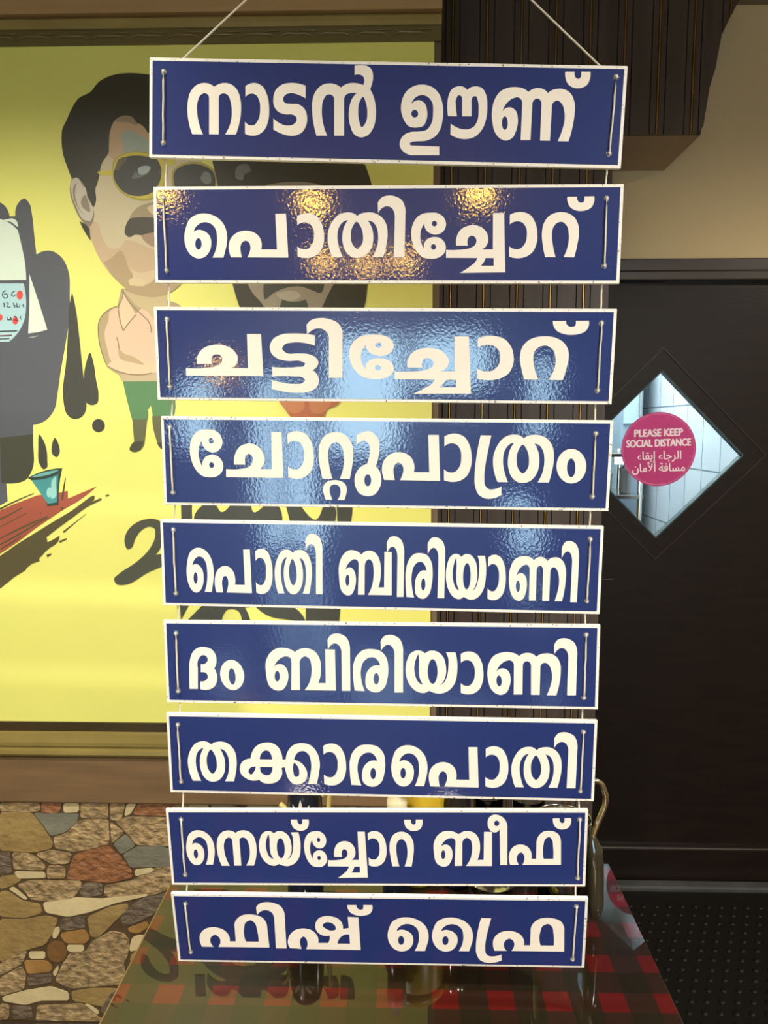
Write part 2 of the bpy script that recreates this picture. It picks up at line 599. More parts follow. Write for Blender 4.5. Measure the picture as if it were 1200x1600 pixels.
ST = {'t': stone('stone_tan', (158, 132, 92), 0.5, .012, 42), 'r': stone('stone_rust', (146, 96, 60), 0.3, .010, 36),
      'c': stone('stone_cream', (206, 186, 140), 0.08, .0015), 's': stone('stone_slate', (120, 116, 98), 0.12, .003),
      'g': stone('stone_grey', (108, 92, 74), 0.35, .010, 40), 'k': stone('stone_khaki', (150, 124, 74), 0.14, .004),
      'o': stone('stone_ochre', (156, 116, 62), 0.16, .002), 'b': stone('stone_brown', (120, 84, 44), 0.15, .002)}
stones = '''t 0,550 190,550 190,590 120,596 0,590
r 195,550 290,550 285,588 265,602 193,595
c 297,552 373,552 372,595 300,600
t 378,550 509,550 510,627 460,622 378,624
t 515,552 590,555 572,628 550,636 518,632
c 595,555 642,555 612,606 582,615
r 647,555 810,557 810,614 622,610
k 0,597 148,597 200,662 252,742 245,765 160,785 0,775
s 155,600 372,602 365,640 308,690 238,708 200,652
t 250,712 308,696 370,635 440,625 510,632 516,745 430,768 350,782 258,765
t 517,640 585,690 525,743
t 540,637 600,617 810,622 810,755 642,750 592,692
s 530,742 588,697 638,752 570,793
s 575,793 640,758 760,755 810,778 810,850 612,856
g 0,780 50,783 60,882 0,890
t 56,786 130,785 180,810 217,850 205,868 65,864
t 165,792 235,772 338,790 325,836 250,840 200,815
r 342,802 400,776 510,753 560,797 620,870 625,900 520,928 312,908
c 65,873 210,876 218,903 85,907
t 222,850 265,841 308,856 310,905 222,907
c 630,864 715,856 720,872 636,897
k 0,895 80,890 105,912 60,940 0,958
t 80,935 150,914 380,916 385,948 345,998 260,1014 140,1004 125,972
g 390,930 440,923 485,931 484,984 400,993 370,973
t 490,940 620,916 740,852 810,850 810,950 720,984 520,995 488,984
c 40,954 65,944 130,1000 120,1008
c 200,1020 350,996 480,1001 690,978 698,986 540,1022 420,1064 320,1086 214,1065
k 0,966 38,966 110,1013 190,1026 200,1068 120,1092 0,1085
g 287,1096 400,1082 405,1134 320,1149 282,1144
k 0,1097 120,1097 220,1080 275,1096 248,1165 215,1215 130,1240 0,1298
c 250,1142 275,1131 285,1150 265,1187 247,1184
o 280,1166 330,1153 400,1145 425,1185 400,1211 310,1209
c 312,1218 395,1218 395,1248 320,1249
b 222,1222 255,1197 300,1207 320,1245 305,1288 265,1301 225,1280
c 135,1249 213,1249 215,1282 140,1282
g 562,1096 610,1032 690,988 800,975 720,1075 590,1135
k 410,1087 520,1037 600,1024 605,1048 560,1086 500,1148 460,1183 425,1178
o 600,1137 690,1107 700,1130 650,1165 605,1157
t 290,1312 330,1252 400,1252 430,1202 520,1152 580,1162 610,1200 600,1270 580,1300 600,1400 420,1418 330,1424 257,1388
c 607,1228 620,1182 655,1170 700,1180 650,1240 610,1250
t 0,1303 110,1243 130,1250 105,1306 0,1362
o 112,1290 220,1290 250,1320 235,1344 130,1354
g 127,1360 243,1351 243,1394 132,1409
t 0,1372 100,1316 125,1360 113,1428 0,1458
c 246,1350 273,1312 277,1330 262,1366
c 10,1462 120,1431 240,1412 323,1440 326,1478 190,1479 120,1499 15,1481
k 332,1437 420,1421 525,1421 600,1430 520,1515 440,1498 395,1488 342,1480
c 396,1493 420,1497 468,1530 460,1546
g 56,1502 150,1507 158,1560 62,1565
t 0,1492 45,1497 45,1560 0,1588
t 172,1502 388,1492 458,1550 520,1600 172,1620
g 470,1520 530,1430 640,1420 620,1560 540,1610
o 0,1592 60,1572 165,1572 168,1640 0,1640
k 610,1270 680,1200 810,1080 810,1400 620,1415
t 810,560 900,560 900,700 815,750
k 815,760 900,720 900,900 815,850
g 815,860 900,905 900,1080 815,1070'''
b = MB()
b.box(XL, XP, YM, YM + .004, 0, zs[0], 0)
keys = list(ST)
rng = random.Random(3)
for line in stones.splitlines():
    k, rest = line.split(' ', 1)
    pts = [tuple(float(q) for q in p.split(',')) for p in rest.split()]
    cx = sum(p[0] for p in pts) / len(pts)
    cy = sum(p[1] for p in pts) / len(pts)
    big = []
    for i, (x, y) in enumerate(pts):
        for (u, v) in (pts[i - 1], pts[(i + 1) % len(pts)]):
            l = math.hypot(u - x, v - y)
            t = min(.22, 9 / l)
            big.append((x + (u - x) * t, y + (v - y) * t))
    dep = rng.uniform(.0015, .003)
    loop = []
    inn = []
    for (x, y) in big:
        q = onY(x / 3, 1070 + y / 3, YM)
        loop.append(Vector((q.x, YM, max(0.002, min(q.z, zs[0])))))
        x2, y2 = cx + (x - cx) * .992, cy + (y - cy) * .988
        q = onY(x2 / 3, 1070 + y2 / 3, YM)
        inn.append(Vector((q.x, YM - dep, max(0.003, min(q.z, zs[0])))))
    n = len(loop)
    mi = 1 + keys.index(k)
    b.add(loop + inn, [(i, (i + 1) % n, n + (i + 1) % n, n + i) for i in range(n)], mi)
    b.flat([inn], mi)
struct(b.build('wall_stone_wainscot', [M_stonebase] + [ST[k] for k in keys]))


def vor_stone():
    """the same stone cladding where the photograph does not show its stones"""
    m = mat('stone_cladding_plain', rgb(150, 126, 84), 0.55, 0.4)
    nt = m.node_tree
    bs = nt.nodes['Principled BSDF']
    tc = nt.nodes.new('ShaderNodeTexCoord')
    vo = nt.nodes.new('ShaderNodeTexVoronoi')
    vo.inputs['Scale'].default_value = 9
    ve = nt.nodes.new('ShaderNodeTexVoronoi')
    ve.feature = 'DISTANCE_TO_EDGE'
    ve.inputs['Scale'].default_value = 9
    cr = nt.nodes.new('ShaderNodeValToRGB')
    e = cr.color_ramp
    e.elements[0].color = rgb(160, 134, 92)
    e.elements[1].color = rgb(150, 100, 62)
    for p, c in ((.3, (120, 116, 98)), (.55, (200, 180, 132)), (.75, (112, 96, 78))):
        q = e.elements.new(p)
        q.color = rgb(*c)
    mx = nt.nodes.new('ShaderNodeMixRGB')
    c2 = nt.nodes.new('ShaderNodeValToRGB')
    c2.color_ramp.elements[0].position = .02
    c2.color_ramp.elements[1].position = .05
    mx.inputs[1].default_value = rgb(60, 46, 30)
    nt.links.new(tc.outputs['Object'], vo.inputs['Vector'])
    nt.links.new(tc.outputs['Object'], ve.inputs['Vector'])
    nt.links.new(vo.outputs['Color'], cr.inputs['Fac'])
    nt.links.new(ve.outputs['Distance'], c2.inputs['Fac'])
    nt.links.new(c2.outputs['Color'], mx.inputs[0])
    nt.links.new(cr.outputs['Color'], mx.inputs[2])
    nt.links.new(mx.outputs[0], bs.inputs['Base Color'])
    return m


xa = onY(300, 1400, YM).x
xb = onY(-40, 1400, YM).x
simple('wall_stone_cladding', vor_stone(), (xa, XP, YM - .003, YM, 0, zs[0] - .002), (XL, xb, YM - .003, YM, 0, zs[0] - .002))


def hmould(name, m, prof, xend=XP):
    """moulding: profile (y offset towards the room, z) extruded along x"""
    b = MB()
    lo = [(XL, YM - y, z) for y, z in prof]
    b.prism([lo], (xend - XL, 0, 0))
    return struct(b.build(name, m))


hmould('trim_1', M_wood, [(0, zs[0]), (.010, zs[0]), (.012, zs[0] + .004), (.012, zs[1] - .002), (0, zs[1])])
z0, z1 = zs[1], zs[2]
hmould('trim_2', M_mould, [(0, z0), (.012, z0), (.020, z0 + .004), (.026, z0 + .012), (.024, z0 + .022), (.018, z0 + .026), (.018, z0 + .030), (.022, z0 + .034), (.022, z0 + .044), (.014, z1 - .004), (.010, z1), (0, z1)])
hmould('trim_3', M_frame, [(0, zs[2]), (.008, zs[2]), (.008, zs[3]), (0, zs[3])])
# over the mural: carved dark strip, olive moulding, wooden beam
bz = MB()
bz.prism([[(XL, YM, zt[0]), (XL, YM - .010, zt[0]), (XL, YM - .010, zt[1]), (XL, YM, zt[1])]], (XP - XL, 0, 0))
x = -1.2
zm_ = (zt[0] + zt[1]) / 2
while x < XP - .03:
    # carved leaf waves
    pts = []
    for i in range(9):
        t = i / 8
        pts.append((x + .085 * t, YM - .0115, zm_ - .008 + .013 * math.sin(t * math.pi) + .003 * math.sin(t * 9)))
    bz.tube(pts, [.0008 + .0030 * math.sin(math.pi * i / 8) for i in range(9)], 8, 1)
    bz.tube([(p[0] + .03, p[1], zm_ + .010 - (p[2] - zm_) * .5) for p in pts[2:7]], .0020, 6, 1)
    x += .09
struct(bz.build('trim_4', [mat('carved_dark', rgb(104, 92, 52), 0.4, 0.5), mat('carved_relief', rgb(124, 108, 64), 0.35, 0.5)]))
hmould('trim_5', mat('moulding_upper', rgb(152, 134, 82), 0.25, 0.5, var=.1), [(0, zt[1]), (.018, zt[1]), (.024, zt[1] + .008), (.024, zt[2] - .006), (.018, zt[2]), (0, zt[2])])
hmould('trim_6', M_wood2, [(0, zt[2] + .002), (.034, zt[2] + .002), (.040, zt[2] + .010), (.040, zt[2] + .30), (.034, zt[2] + .31), (0, zt[2] + .31)], XP)

# ------------------------------------------------------------------ mural: one flat painted panel
YMU = YM - .003
XMR = onY(677, 300, YMU).x
MUR = MB()
MURM = []
MURI = {}
layer = [0]


def mcol(c):
    key = c
    if key not in MURI:
        MURI[key] = len(MURM)
        MURM.append(mat('mural_paint_%d' % len(MURM), rgb(*c), 0.42, 0.4, var=0.02, vscale=6))
    return MURI[key]


def paint(c, *loops, scale=1.0, org=(0, 0), n=5):
    layer[0] += 1
    y = YMU - .00003 * layer[0]
    L = []
    for lp in loops:
        pts = parse(lp, n) if isinstance(lp, str) else lp
        q = [onY(org[0] + px / scale, org[1] + py / scale, YMU) for px, py in pts]
        L.append([(max(min(p.x, XMR), XL), y, min(max(p.z, zs[3]), zt[0])) for p in q])
    MUR.flat(L, mcol(c))


def brush(c, pts, w, scale=1.0, org=(0, 0)):
    """a painted stroke of width w (one value or per point)"""
    P = [tuple(float(q) for q in p.split(',')) for p in pts.split()]
    n = len(P)
    ws = w if isinstance(w, (list, tuple)) else [w] * n
    Lf, Rt = [], []
    for i in range(n):
        a, c2 = P[max(0, i - 1)], P[min(n - 1, i + 1)]
        dx, dy = c2[0] - a[0], c2[1] - a[1]
        l = math.hypot(dx, dy) or 1
        nx, ny = -dy / l * ws[i] / 2, dx / l * ws[i] / 2
        Lf.append((P[i][0] + nx, P[i][1] + ny))
        Rt.append((P[i][0] - nx, P[i][1] - ny))
    loop = Lf + Rt[::-1]
    cor = [i in (0, n - 1, n, 2 * n - 1) for i in range(2 * n)]
    paint(c, spline(loop, cor, 4), scale=scale, org=org)


YEL = (233, 229, 122)
INK = (70, 70, 62)
DRK = (88, 90, 96)
MUR.box(XL, XMR, YMU, YM, zs[3], zt[0], mcol(YEL))
# big dark smear at the left with the notched top
paint(DRK, '-70,300* -40,305 0,316 8,322 15,338* 24,338* 28,318 38,310 46,318 50,335 54,372 57,398* 66,393 80,392 97,403 107,424 109,460 108,500 102,540 95,580 90,615 85,640 70,658 52,664* 52,690 50,735 40,750 25,755 10,755* 12,783* 0,790 -70,800*')
paint((70, 70, 58), '0,684* 20,682 52,678* 52,700 50,735 40,750 25,755 2,754*')
WHT = (214, 226, 208)
paint(WHT, '-60,340* 0,342 14,348 28,360* 34,385 39,410 41,437* -60,439*')
paint(WHT, '4,344* 18,341* 25,344 28,355* 18,347*')
paint((172, 205, 208), '-60,443* 37,443* 41,475 38,500 28,520 14,534* -60,534*')
paint((216, 226, 208), '46,428* 60,470* 74,515* 60,519* 44,521* 46,480*')
paint((216, 226, 208), '43,528* 62,524* 52,527*')
for cx, cy, rx, ry in ((31, 461, 5, 7), (24, 501, 4.6, 6), (0.5, 496, 3.5, 5)):
    paint((214, 82, 74), 'E %f,%f,%f,%f' % (cx, cy, rx, ry))
for s_, w_ in (('9,454 5,457 4,462 8,466 12,464 11,460 6,460', 1.5), ('23,455 19,458 18,461 22,463 24,460', 1.5), ('6,473 7,480', 1.6), ('10,473 13,474 11,479 17,480', 1.5),
               ('21,473 23,481', 1.6), ('26,473 27,480', 1.4), ('23,477 30,480 31,476', 1.3), ('36,475 37,480', 1.6), ('11,495 13,500 16,499 17,495', 1.6), ('17,496 18,501', 1.5),
               ('22,494 26,496 23,500 28,500', 1.4), ('33,494 32,498 34,499', 1.5)):
    brush((48, 60, 62), s_, w_)
brush((48, 52, 50), '-5,518 27,517', 1.8)
brush((110, 60, 54), '-5,525 19,524', 2.0)
brush((48, 52, 50), '-5,530 15,529', 1.4)
# drips
paint(INK, '113,457* 119,485 123,517 128,565 132,603* 135,625 134,642 127,652 113,654 104,646 100,632 104,560 107,510 109,475')
paint(INK, '141,551 146,566 150,592 154,617 152,630 143,633 136,630 132,612 131,600 134,570')
paint(INK, 'E 154,665,10,10.4')
paint(INK, '62,679 69,690 74,720 73,731 68,733 63,727 60,700')
paint(INK, '86,684 92,695 93,708 89,714 83,711 81,698')
# table and cup in the mural
RED = (160, 84, 66)
Z6 = dict(scale=4.286, org=(0, 660))
paint(RED, '-120,640* 0,590* 100,545* 250,488* 400,470* 455,458* 455,510* 650,428* 600,470 520,530* 430,580* 250,700* 120,800* -120,960*', **Z6)
INK2 = (88, 80, 52)
paint(INK2, '-120,990* 0,895* 120,812* 330,682* 480,592* 600,502* 632,492 634,508 620,530 520,612 400,700 312,768* 320,802* 345,790 400,757* 395,785 340,835* 310,860* 262,912* 268,928* 215,945* 185,968* 170,990* 100,1033* 0,1115* -120,1190*', **Z6)
for s_, w_ in (('480,622 580,560 680,512', [4, 16, 14]), ('425,735 480,690 578,612', [12, 7, 2]), ('708,492 732,486', [12, 8]), ('400,800 448,778', [14, 8]), ('315,895 345,880', [18, 8]),
               ('0,580 110,525 228,475', [12, 9, 5]), ('0,650 80,610 150,570', [12, 9, 10]), ('0,700 100,650 180,605', [5, 5, 4]), ('0,780 180,690 325,630', [5, 12, 8]), ('0,820 160,730 325,632', [8, 10, 6]),
               ('0,850 100,790 150,755', [5, 9, 4]), ('418,520 425,460 440,370', [14, 12, 3]), ('412,582 425,570', [22, 12]), ('270,610 278,604', [12, 8])):
    brush(INK2, s_, w_, **Z6)
paint((52, 70, 62), '186,372* 300,324 418,306* 412,330 395,552* 318,562* 205,380', **Z6)
paint((74, 146, 146), '212,386* 300,378 392,346* 382,535* 322,545*', **Z6)
paint((110, 172, 168), '212,364* 300,334 400,318* 340,346 270,362', **Z6)
paint((150, 205, 198), '350,388 372,362 376,420 372,500 350,512 345,450', **Z6)
paint((150, 205, 198), '324,440 336,435 338,500 326,500', **Z6)
# brush numeral and the large brush lettering behind the signs
paint((78, 78, 64), '836,810 850,735 900,680 980,648 1050,650 1090,680 1100,750 1080,830 1042,886* 1080,880 1130,862* 1130,945* 1000,1000 820,1088 782,1082 765,1045 790,1020 920,930 1000,850 1040,760 1035,710 1000,697 950,720 905,780 880,840 858,850', **Z6)
paint(INK, 'E 372,880,84,70', 'E 366,884,44,44')
paint(INK, '283,786* 300,786* 300,824* 284,824*')
paint(INK, '306,826* 304,806 320,788 336,788 346,800 362,786* 392,786* 396,800 416,786* 432,788 440,826* 404,826* 380,812 350,826* 326,812')
paint(INK, '446,786* 468,786* 494,812 506,786* 520,788 520,826* 456,826*')
paint(INK, '526,786* 550,786* 550,805 544,824 528,828*')
paint(INK, '281,944* 296,944* 283,968*')
paint(INK, '290,972* 322,940* 375,940 392,972* 378,972* 372,954 356,952 346,972*')
paint(INK, '398,946* 455,946 472,960 478,972* 452,968 420,962')
paint(INK, '478,944* 496,944* 490,972* 478,972*')
paint(INK, '494,948* 532,950* 530,972* 490,974*')
# cartoon man in sunglasses (plain stand-in figure)
Z8 = dict(scale=6.667, org=(90, 100))
SK = (206, 190, 152)
# trousers, shoes
paint((92, 132, 88), '192,594* 266,594* 266,655 240,655* 236,632* 231,640* 228,660 208,660* 200,630')
paint((104, 104, 72), '207,655* 230,655* 226,690* 222,700 210,706 203,703 206,694 210,690*')
paint((104, 104, 72), '238,650* 266,650* 262,700 250,699 244,685')
paint((76, 74, 56), '210,690* 224,689* 222,700 210,706 203,703 206,695')
paint((76, 74, 56), '246,692* 262,690* 264,700 254,702')
# shirt
paint((176, 158, 120), '190,451* 184,478* 166,486 157,497 154,520 158,548 168,574* 187,586* 191,596* 292,596* 300,540 296,500 280,476 255,470* 258,455*')
paint((220, 188, 158), '184,480* 172,487 170,500 164,520 168,545 173,562 180,570 240,572* 286,570* 292,520 284,490 262,478 232,476 212,492*')
paint((198, 178, 134), '192,452* 200,462 214,478* 232,488* 240,500* 262,480* 260,455* 230,462')
paint((222, 196, 160), '192,455* 188,478 190,505 193,517* 205,500 213,492*')
paint((192, 172, 138), '188,584* 290,584* 290,596* 192,596*')
paint((222, 192, 158), '168,572 176,564 232,566* 290,566* 290,582* 232,583* 214,585 185,580')
OUT = (140, 118, 88)
for s_ in ('192,452 190,470 185,478', '185,479 188,500 193,517', '193,517 204,502 213,492', '192,453 203,473 220,490 234,505 237,520', '184,479 167,487 156,500 154,520 158,545 167,570', '168,572 190,582 216,586 238,583', '183,527 186,540 187,556'):
    brush(OUT, s_, 1.6)
paint((186, 160, 124), '186,545 194,552 210,558 226,570 206,566 188,560')
# head
paint(SK, '185,180* 240,180* 300,215 318,260 318,330 308,390 292,432 270,455 240,464 205,456 185,440 165,418 150,392 143,372 140,345 138,310 152,290 158,262 170,230')
paint((198, 166, 128), '172,205 180,189 196,182 215,187 232,206 300,206 300,246* 178,250* 168,240')
paint((160, 140, 112), '180,190 196,181 210,186 216,196 200,192')
paint((162, 172, 156), '190,212 198,204 214,209 231,219 300,225 300,243* 194,242* 193,228')
paint((200, 172, 136), '142,345 152,348 160,370 172,388 186,388 198,376 216,380 244,392 290,396* 298,424 268,452 240,462 205,455 185,440 165,418 150,392')
paint((178, 154, 116), '163,410* 176,402 190,392 196,402 204,424 216,434 244,432 292,432* 270,455 240,464 205,456 186,441 172,425')
paint((212, 188, 150), '199,410 206,420 216,426 232,424 246,420* 242,436 226,446 206,444 201,440 208,434')
paint((216, 192, 150), '202,438 214,434 226,438 228,445 212,447 203,445')
# ear
paint((140, 124, 106), '113,279* 120,276 128,282 137,295 142,318 148,332 141,356* 128,345 116,322 110,300')
paint((196, 186, 166), '115,280 121,278 126,283 130,291 137,296 136,305 141,316 147,330 142,346* 132,344 120,324 113,305')
paint((146, 130, 110), '133,305 140,320 141,332 132,327 127,316')
paint((146, 130, 110), '121,286* 118,300 120,315 127,330 133,338* 122,324 115,306 117,290')
# hair
HAIR = (58, 56, 44)
paint(HAIR, '113,280* 106,262 100,244 97,215 98,203 104,190 112,172 124,154 141,145 156,128 174,119 200,115 231,117 270,124 305,146 322,190 330,250* 312,250* 300,222 262,212 231,208* 222,196 214,192 209,185 197,181 181,188 173,204 171,225 170,240 160,255 155,275 150,295 150,318 147,324 141,314 135,296* 128,284 120,278')
paint(HAIR, '125,346* 132,350 141,358* 142,376* 135,366')
# sunglasses
GF = (208, 190, 66)
paint((176, 160, 66), '177,268 178,252 190,242 240,241 258,250 262,275 252,300 236,313 210,312 188,300 178,285')
paint(GF, '179,268 180,254 191,244 238,243 256,252 259,275 250,299 234,310 211,309 190,298 180,284')
LENS = (62, 62, 56)
paint(LENS, '181,262 186,250 200,245 228,245 246,250 252,262 250,285 240,300 218,307 198,303 184,290 178,274', )
paint(GF, '152,269* 176,266* 178,276* 156,273*')
paint(GF, '256,248* 275,250* 275,257* 258,262*')
paint((176, 160, 80), '270,292 271,266 286,256 322,257 337,268 341,292 334,312 310,325 284,320')
paint(LENS, '273,290 274,268 288,259 319,260 334,270 337,290 330,309 309,321 287,316')
paint((160, 172, 164), '216,264* 224,260 236,262 232,270 218,273')
paint((104, 108, 100), '206,280* 214,268 217,274 230,272 222,277')
paint((104, 92, 66), '181,266* 184,254 194,247 199,248 192,258 183,267')
paint((120, 122, 116), '314,280 322,268 328,272 330,286 322,288')
# nose, moustache, mouth
paint((164, 146, 108), '203,342 214,326 232,318 262,318 284,330 290,345 240,350')
paint((212, 192, 148), '231,325 240,320 256,320 256,336 240,336')
paint((66, 62, 48), '197,354 203,343 220,340 244,341 284,344 300,358 296,372 280,366 262,362 240,366 222,368 211,367 203,371 196,366')
paint((166, 136, 110), '222,369 238,364 266,365 262,380 240,386')
# the second, dark-haired head behind the signs
paint(HAIR, '332,252* 342,240 420,222 520,222 562,240 572,262 582,295 584,350 580,400 574,450 570,478 560,500 470,530 385,505 374,478 364,445 352,380 346,320')
paint((150, 138, 118), '386,440* 400,330 460,310 515,330 524,440* 512,462 502,482 470,505 440,505 420,495 410,475 395,458')
paint((66, 66, 56), '417,430* 460,425 504,430* 506,450 502,458 488,454 470,448 448,450 428,458 414,468 412,458')
paint((172, 160, 138), '432,460 444,456 464,456 470,462 458,470 440,468')
paint((66, 72, 62), '441,468* 460,472 478,468* 480,508 460,514 442,508')
paint((150, 138, 118), '392,400* 388,340 400,300 455,285 515,298 530,340 526,400*')
paint((52, 50, 44), '392,330 400,316 430,312 452,322 450,350 430,366 404,360 394,346')
paint((52, 50, 44), '466,322 490,312 516,316 526,332 520,352 502,364 478,360 466,346')
paint((52, 50, 44), '448,324* 470,324* 470,332* 448,332*')
paint((128, 112, 92), '446,380 456,364 466,380 474,400 456,408 438,400')
paint((110, 112, 106), '372,260 388,258 392,268 382,274 380,282 370,280')
paint((176, 104, 72), '410,530* 440,515 480,512 520,516 548,532* 556,580 535,622* 528,632 512,640 506,652 498,658 462,658 446,640')
paint((192, 124, 84), '436,626* 476,626* 474,640 460,646 448,640')
paint((192, 124, 84), '484,626* 520,626* 512,638 500,646 486,642')
mural = MUR.build('mural_panel', MURM, fixn=False)
tag(mural, 'yellow painted wall mural with cartoon man in sunglasses behind the signs', 'mural')

# ------------------------------------------------------------------ door with diamond window
YDF = YD - .02
b = MB()
dia = [onY(x, y, YDF) for x, y in ((1034, 578), (1162, 711), (1025, 840), (898, 713))]
cx = sum(p.x for p in dia) / 4
cz = sum(p.z for p in dia) / 4
hd = 0.288
dl = [(cx, YDF, cz + hd), (cx + hd, YDF, cz), (cx, YDF, cz - hd), (cx - hd, YDF, cz)]
zk = onY(1100, 1324, YDF).z
oc = [(DX0, YDF, DZ - .03), (DX1, YDF, DZ - .03), (DX1, YDF, 0.012), (DX0, YDF, 0.012)]
fr_ = [Vector(p) for p in oc + dl]
bk_ = [p + Vector((0, .045, 0)) for p in fr_]
ringf = [(0, 1, 4), (1, 2, 5), (2, 3, 6), (3, 0, 7), (0, 4, 7), (1, 5, 4), (2, 6, 5), (3, 7, 6)]
b.add(fr_, ringf)
b.add(bk_, ringf)
for i in range(4):
    j = (i + 1) % 4
    b.add([fr_[i], fr_[j], bk_[j], bk_[i]], [(0, 1, 2, 3)])
    b.add([fr_[4 + i], fr_[4 + j], bk_[4 + j], bk_[4 + i]], [(0, 1, 2, 3)])
door = struct(b.build('door_1', M_door))
b = MB()
h1, h2 = hd + .074, hd + .070
b.prism([[(cx, YDF, cz + h1), (cx + h1, YDF, cz), (cx, YDF, cz - h1), (cx - h1, YDF, cz)],
         [(cx, YDF, cz + h2), (cx + h2, YDF, cz), (cx, YDF, cz - h2), (cx - h2, YDF, cz)]], (0, -.003, 0))
b.build('diamond_frame', M_doortrim, door)
b = MB()
gy = YDF + .030
b.prism([[(cx, gy, cz + hd), (cx + hd, gy, cz), (cx, gy, cz - hd), (cx - hd, gy, cz)]], (0, .005, 0))
b.build('glass_pane', M_glass, door, weld=True)
b = MB()
M_reveal = mat('reveal_teal', rgb(60, 78, 84), 0.2, 0.6)
for i in range(4):
    p, q = Vector(dl[i]), Vector(dl[(i + 1) % 4])
    c_ = Vector((cx, YDF, cz))
    p2, q2 = p + (c_ - p) * .022, q + (c_ - q) * .022
    b.prism([[p, q, q2, p2]], (0, .029, 0))
b.build('window_bead', M_reveal, door)
b = MB()
b.bbox(DX0, DX1, YDF - .016, YDF, 0.012, zk, .003)
b.build('kick_board', M_door, door)
b = MB()
b.bbox(DX0, DX1, YDF - .018, YDF - .001, zk, zk + .006, .0025)  # metal strip added to imitate the glint along the kick board's top edge
b.build('kick_glint', mat('dark_alloy', (.22, .20, .18, 1), .3, metal=1.0), door)
b = MB()
zr = onY(960, 905, YDF).z
zr2 = onY(955, 862, YDF).z
b.bbox(.655, .735, YDF - .004, YDF, zr - .002, zr + .001, .0005)  # thin lighter strips imitate glints off a push plate
b.bbox(.655, .70, YDF - .004, YDF, zr2 - .002, zr2 + .001, .0005)
b.build('push_plate_glint', M_doortrim, door)
# door frame head and threshold
b = MB()
b.bbox(0.607, DX1 + .06, YD - .045, YD + .06, DZ - .028, DZ + .003, .004)
b.bbox(0.607, DX1 + .06, YD - .035, YD + .06, DZ + .003, DZ + .045, .004)
b.bbox(DX1, DX1 + .06, YD - .035, YD + .06, 0, DZ - .03, .004)
struct(b.build('trim_7', M_doortrim))
b = MB()
b.bbox(0.607, XR, YD - .09, YD - .045, 0.0, 0.022, .006)
struct(b.build('trim_8', mat('threshold_grey', rgb(66, 67, 64), .35, .5, var=.2, vscale=14)))

# sticker on the pane
SCY = gy - .0006
sc_ = onY(1029, 702, SCY)
SR = 0.128
M_pink = mat('sticker_magenta', rgb(206, 84, 138), 0.4, 0.4)
for _m, _c in ((M_pink, rgb(240, 130, 180)),):
    _nt = _m.node_tree
    _tr = _nt.nodes.new('ShaderNodeBsdfTranslucent')
    _tr.inputs['Color'].default_value = _c
    _mx = _nt.nodes.new('ShaderNodeMixShader')
    _mx.inputs[0].default_value = .55
    _nt.links.new(_nt.nodes['Principled BSDF'].outputs[0], _mx.inputs[1])
    _nt.links.new(_tr.outputs[0], _mx.inputs[2])
    _nt.links.new(_mx.outputs[0], _nt.nodes['Material Output'].inputs['Surface'])
M_pink2 = mat('sticker_ring', rgb(232, 150, 180), 0.4, 0.4)
M_sttext = mat('sticker_text', rgb(246, 226, 232), 0.4, 0.4)


def circ(r, y, n=72):
    return [(sc_.x + r * math.cos(2 * math.pi * i / n), y, sc_.z + r * math.sin(2 * math.pi * i / n)) for i in range(n)]


b = MB()
b.prism([circ(SR, SCY)], (0, .0005, 0))
stk = b.build('distance_sticker', M_pink)
tag(stk, 'round magenta keep distance sticker on the diamond glass pane of the dark door', 'sticker')
b = MB()
b.flat([circ(SR - .005, SCY - .0003), circ(SR - .0065, SCY - .0003)])
b.build('sticker_border', M_pink2, stk)
txtparts = []


def text(body, x, z, size, y, bold=0.0, sx=1.0, shear=0.0, rot=0.0, width=None, heavy=0.0):
    cu = bpy.data.curves.new('sticker_text', 'FONT')
    cu.body = body
    cu.size = size
    cu.align_x = 'CENTER'
    cu.align_y = 'CENTER'
    cu.offset = bold
    cu.shear = shear
    o = bpy.data.objects.new('tmp', cu)
    COL.objects.link(o)
    bpy.context.view_layer.update()
    me = bpy.data.meshes.new_from_object(o.evaluated_get(bpy.context.evaluated_depsgraph_get()))
    bpy.data.objects.remove(o)
    if not me.vertices:
        return
    xs = [v.co.x for v in me.vertices]
    ys = [v.co.y for v in me.vertices]
    if width:
        sx = width / (max(xs) - min(xs))
    mx, my = (max(xs) + min(xs)) / 2, (max(ys) + min(ys)) / 2
    mb = MB()
    c_, s_ = math.cos(rot), math.sin(rot)
    P = []
    for v in me.vertices:
        a, d = (v.co.x - mx) * sx, v.co.y - my
        P.append((x + a * c_ - d * s_, y, z + a * s_ + d * c_))
    for i, (ox, oz) in enumerate(((0, 0), (heavy, 0), (-heavy, 0), (0, heavy * .6), (0, -heavy * .6))):
        mb.add([(p[0] + ox, p[1] - .00002 * i, p[2] + oz) for p in P], [tuple(p.vertices) for p in me.polygons])
    return mb


def sticker_text(body, name, px, py, wpx, size, heavy, rot=0.0):
    p = onY(px, py, SCY)
    a, d = onY(px - wpx / 2, py, SCY), onY(px + wpx / 2, py, SCY)
    mb = text(body, p.x, p.z, size, SCY - .0004, 0.0, rot=rot, width=d.x - a.x, heavy=heavy)
    if mb:
        mb.build(name, M_sttext, stk, fixn=False)


sticker_text('PLEASE KEEP', 'sticker_lettering', 1029, 676, 75, .035, .0016, R(1.8))
sticker_text('SOCIAL DISTANCE', 'sticker_lettering', 1029, 692, 100, .035, .0016, R(1.8))
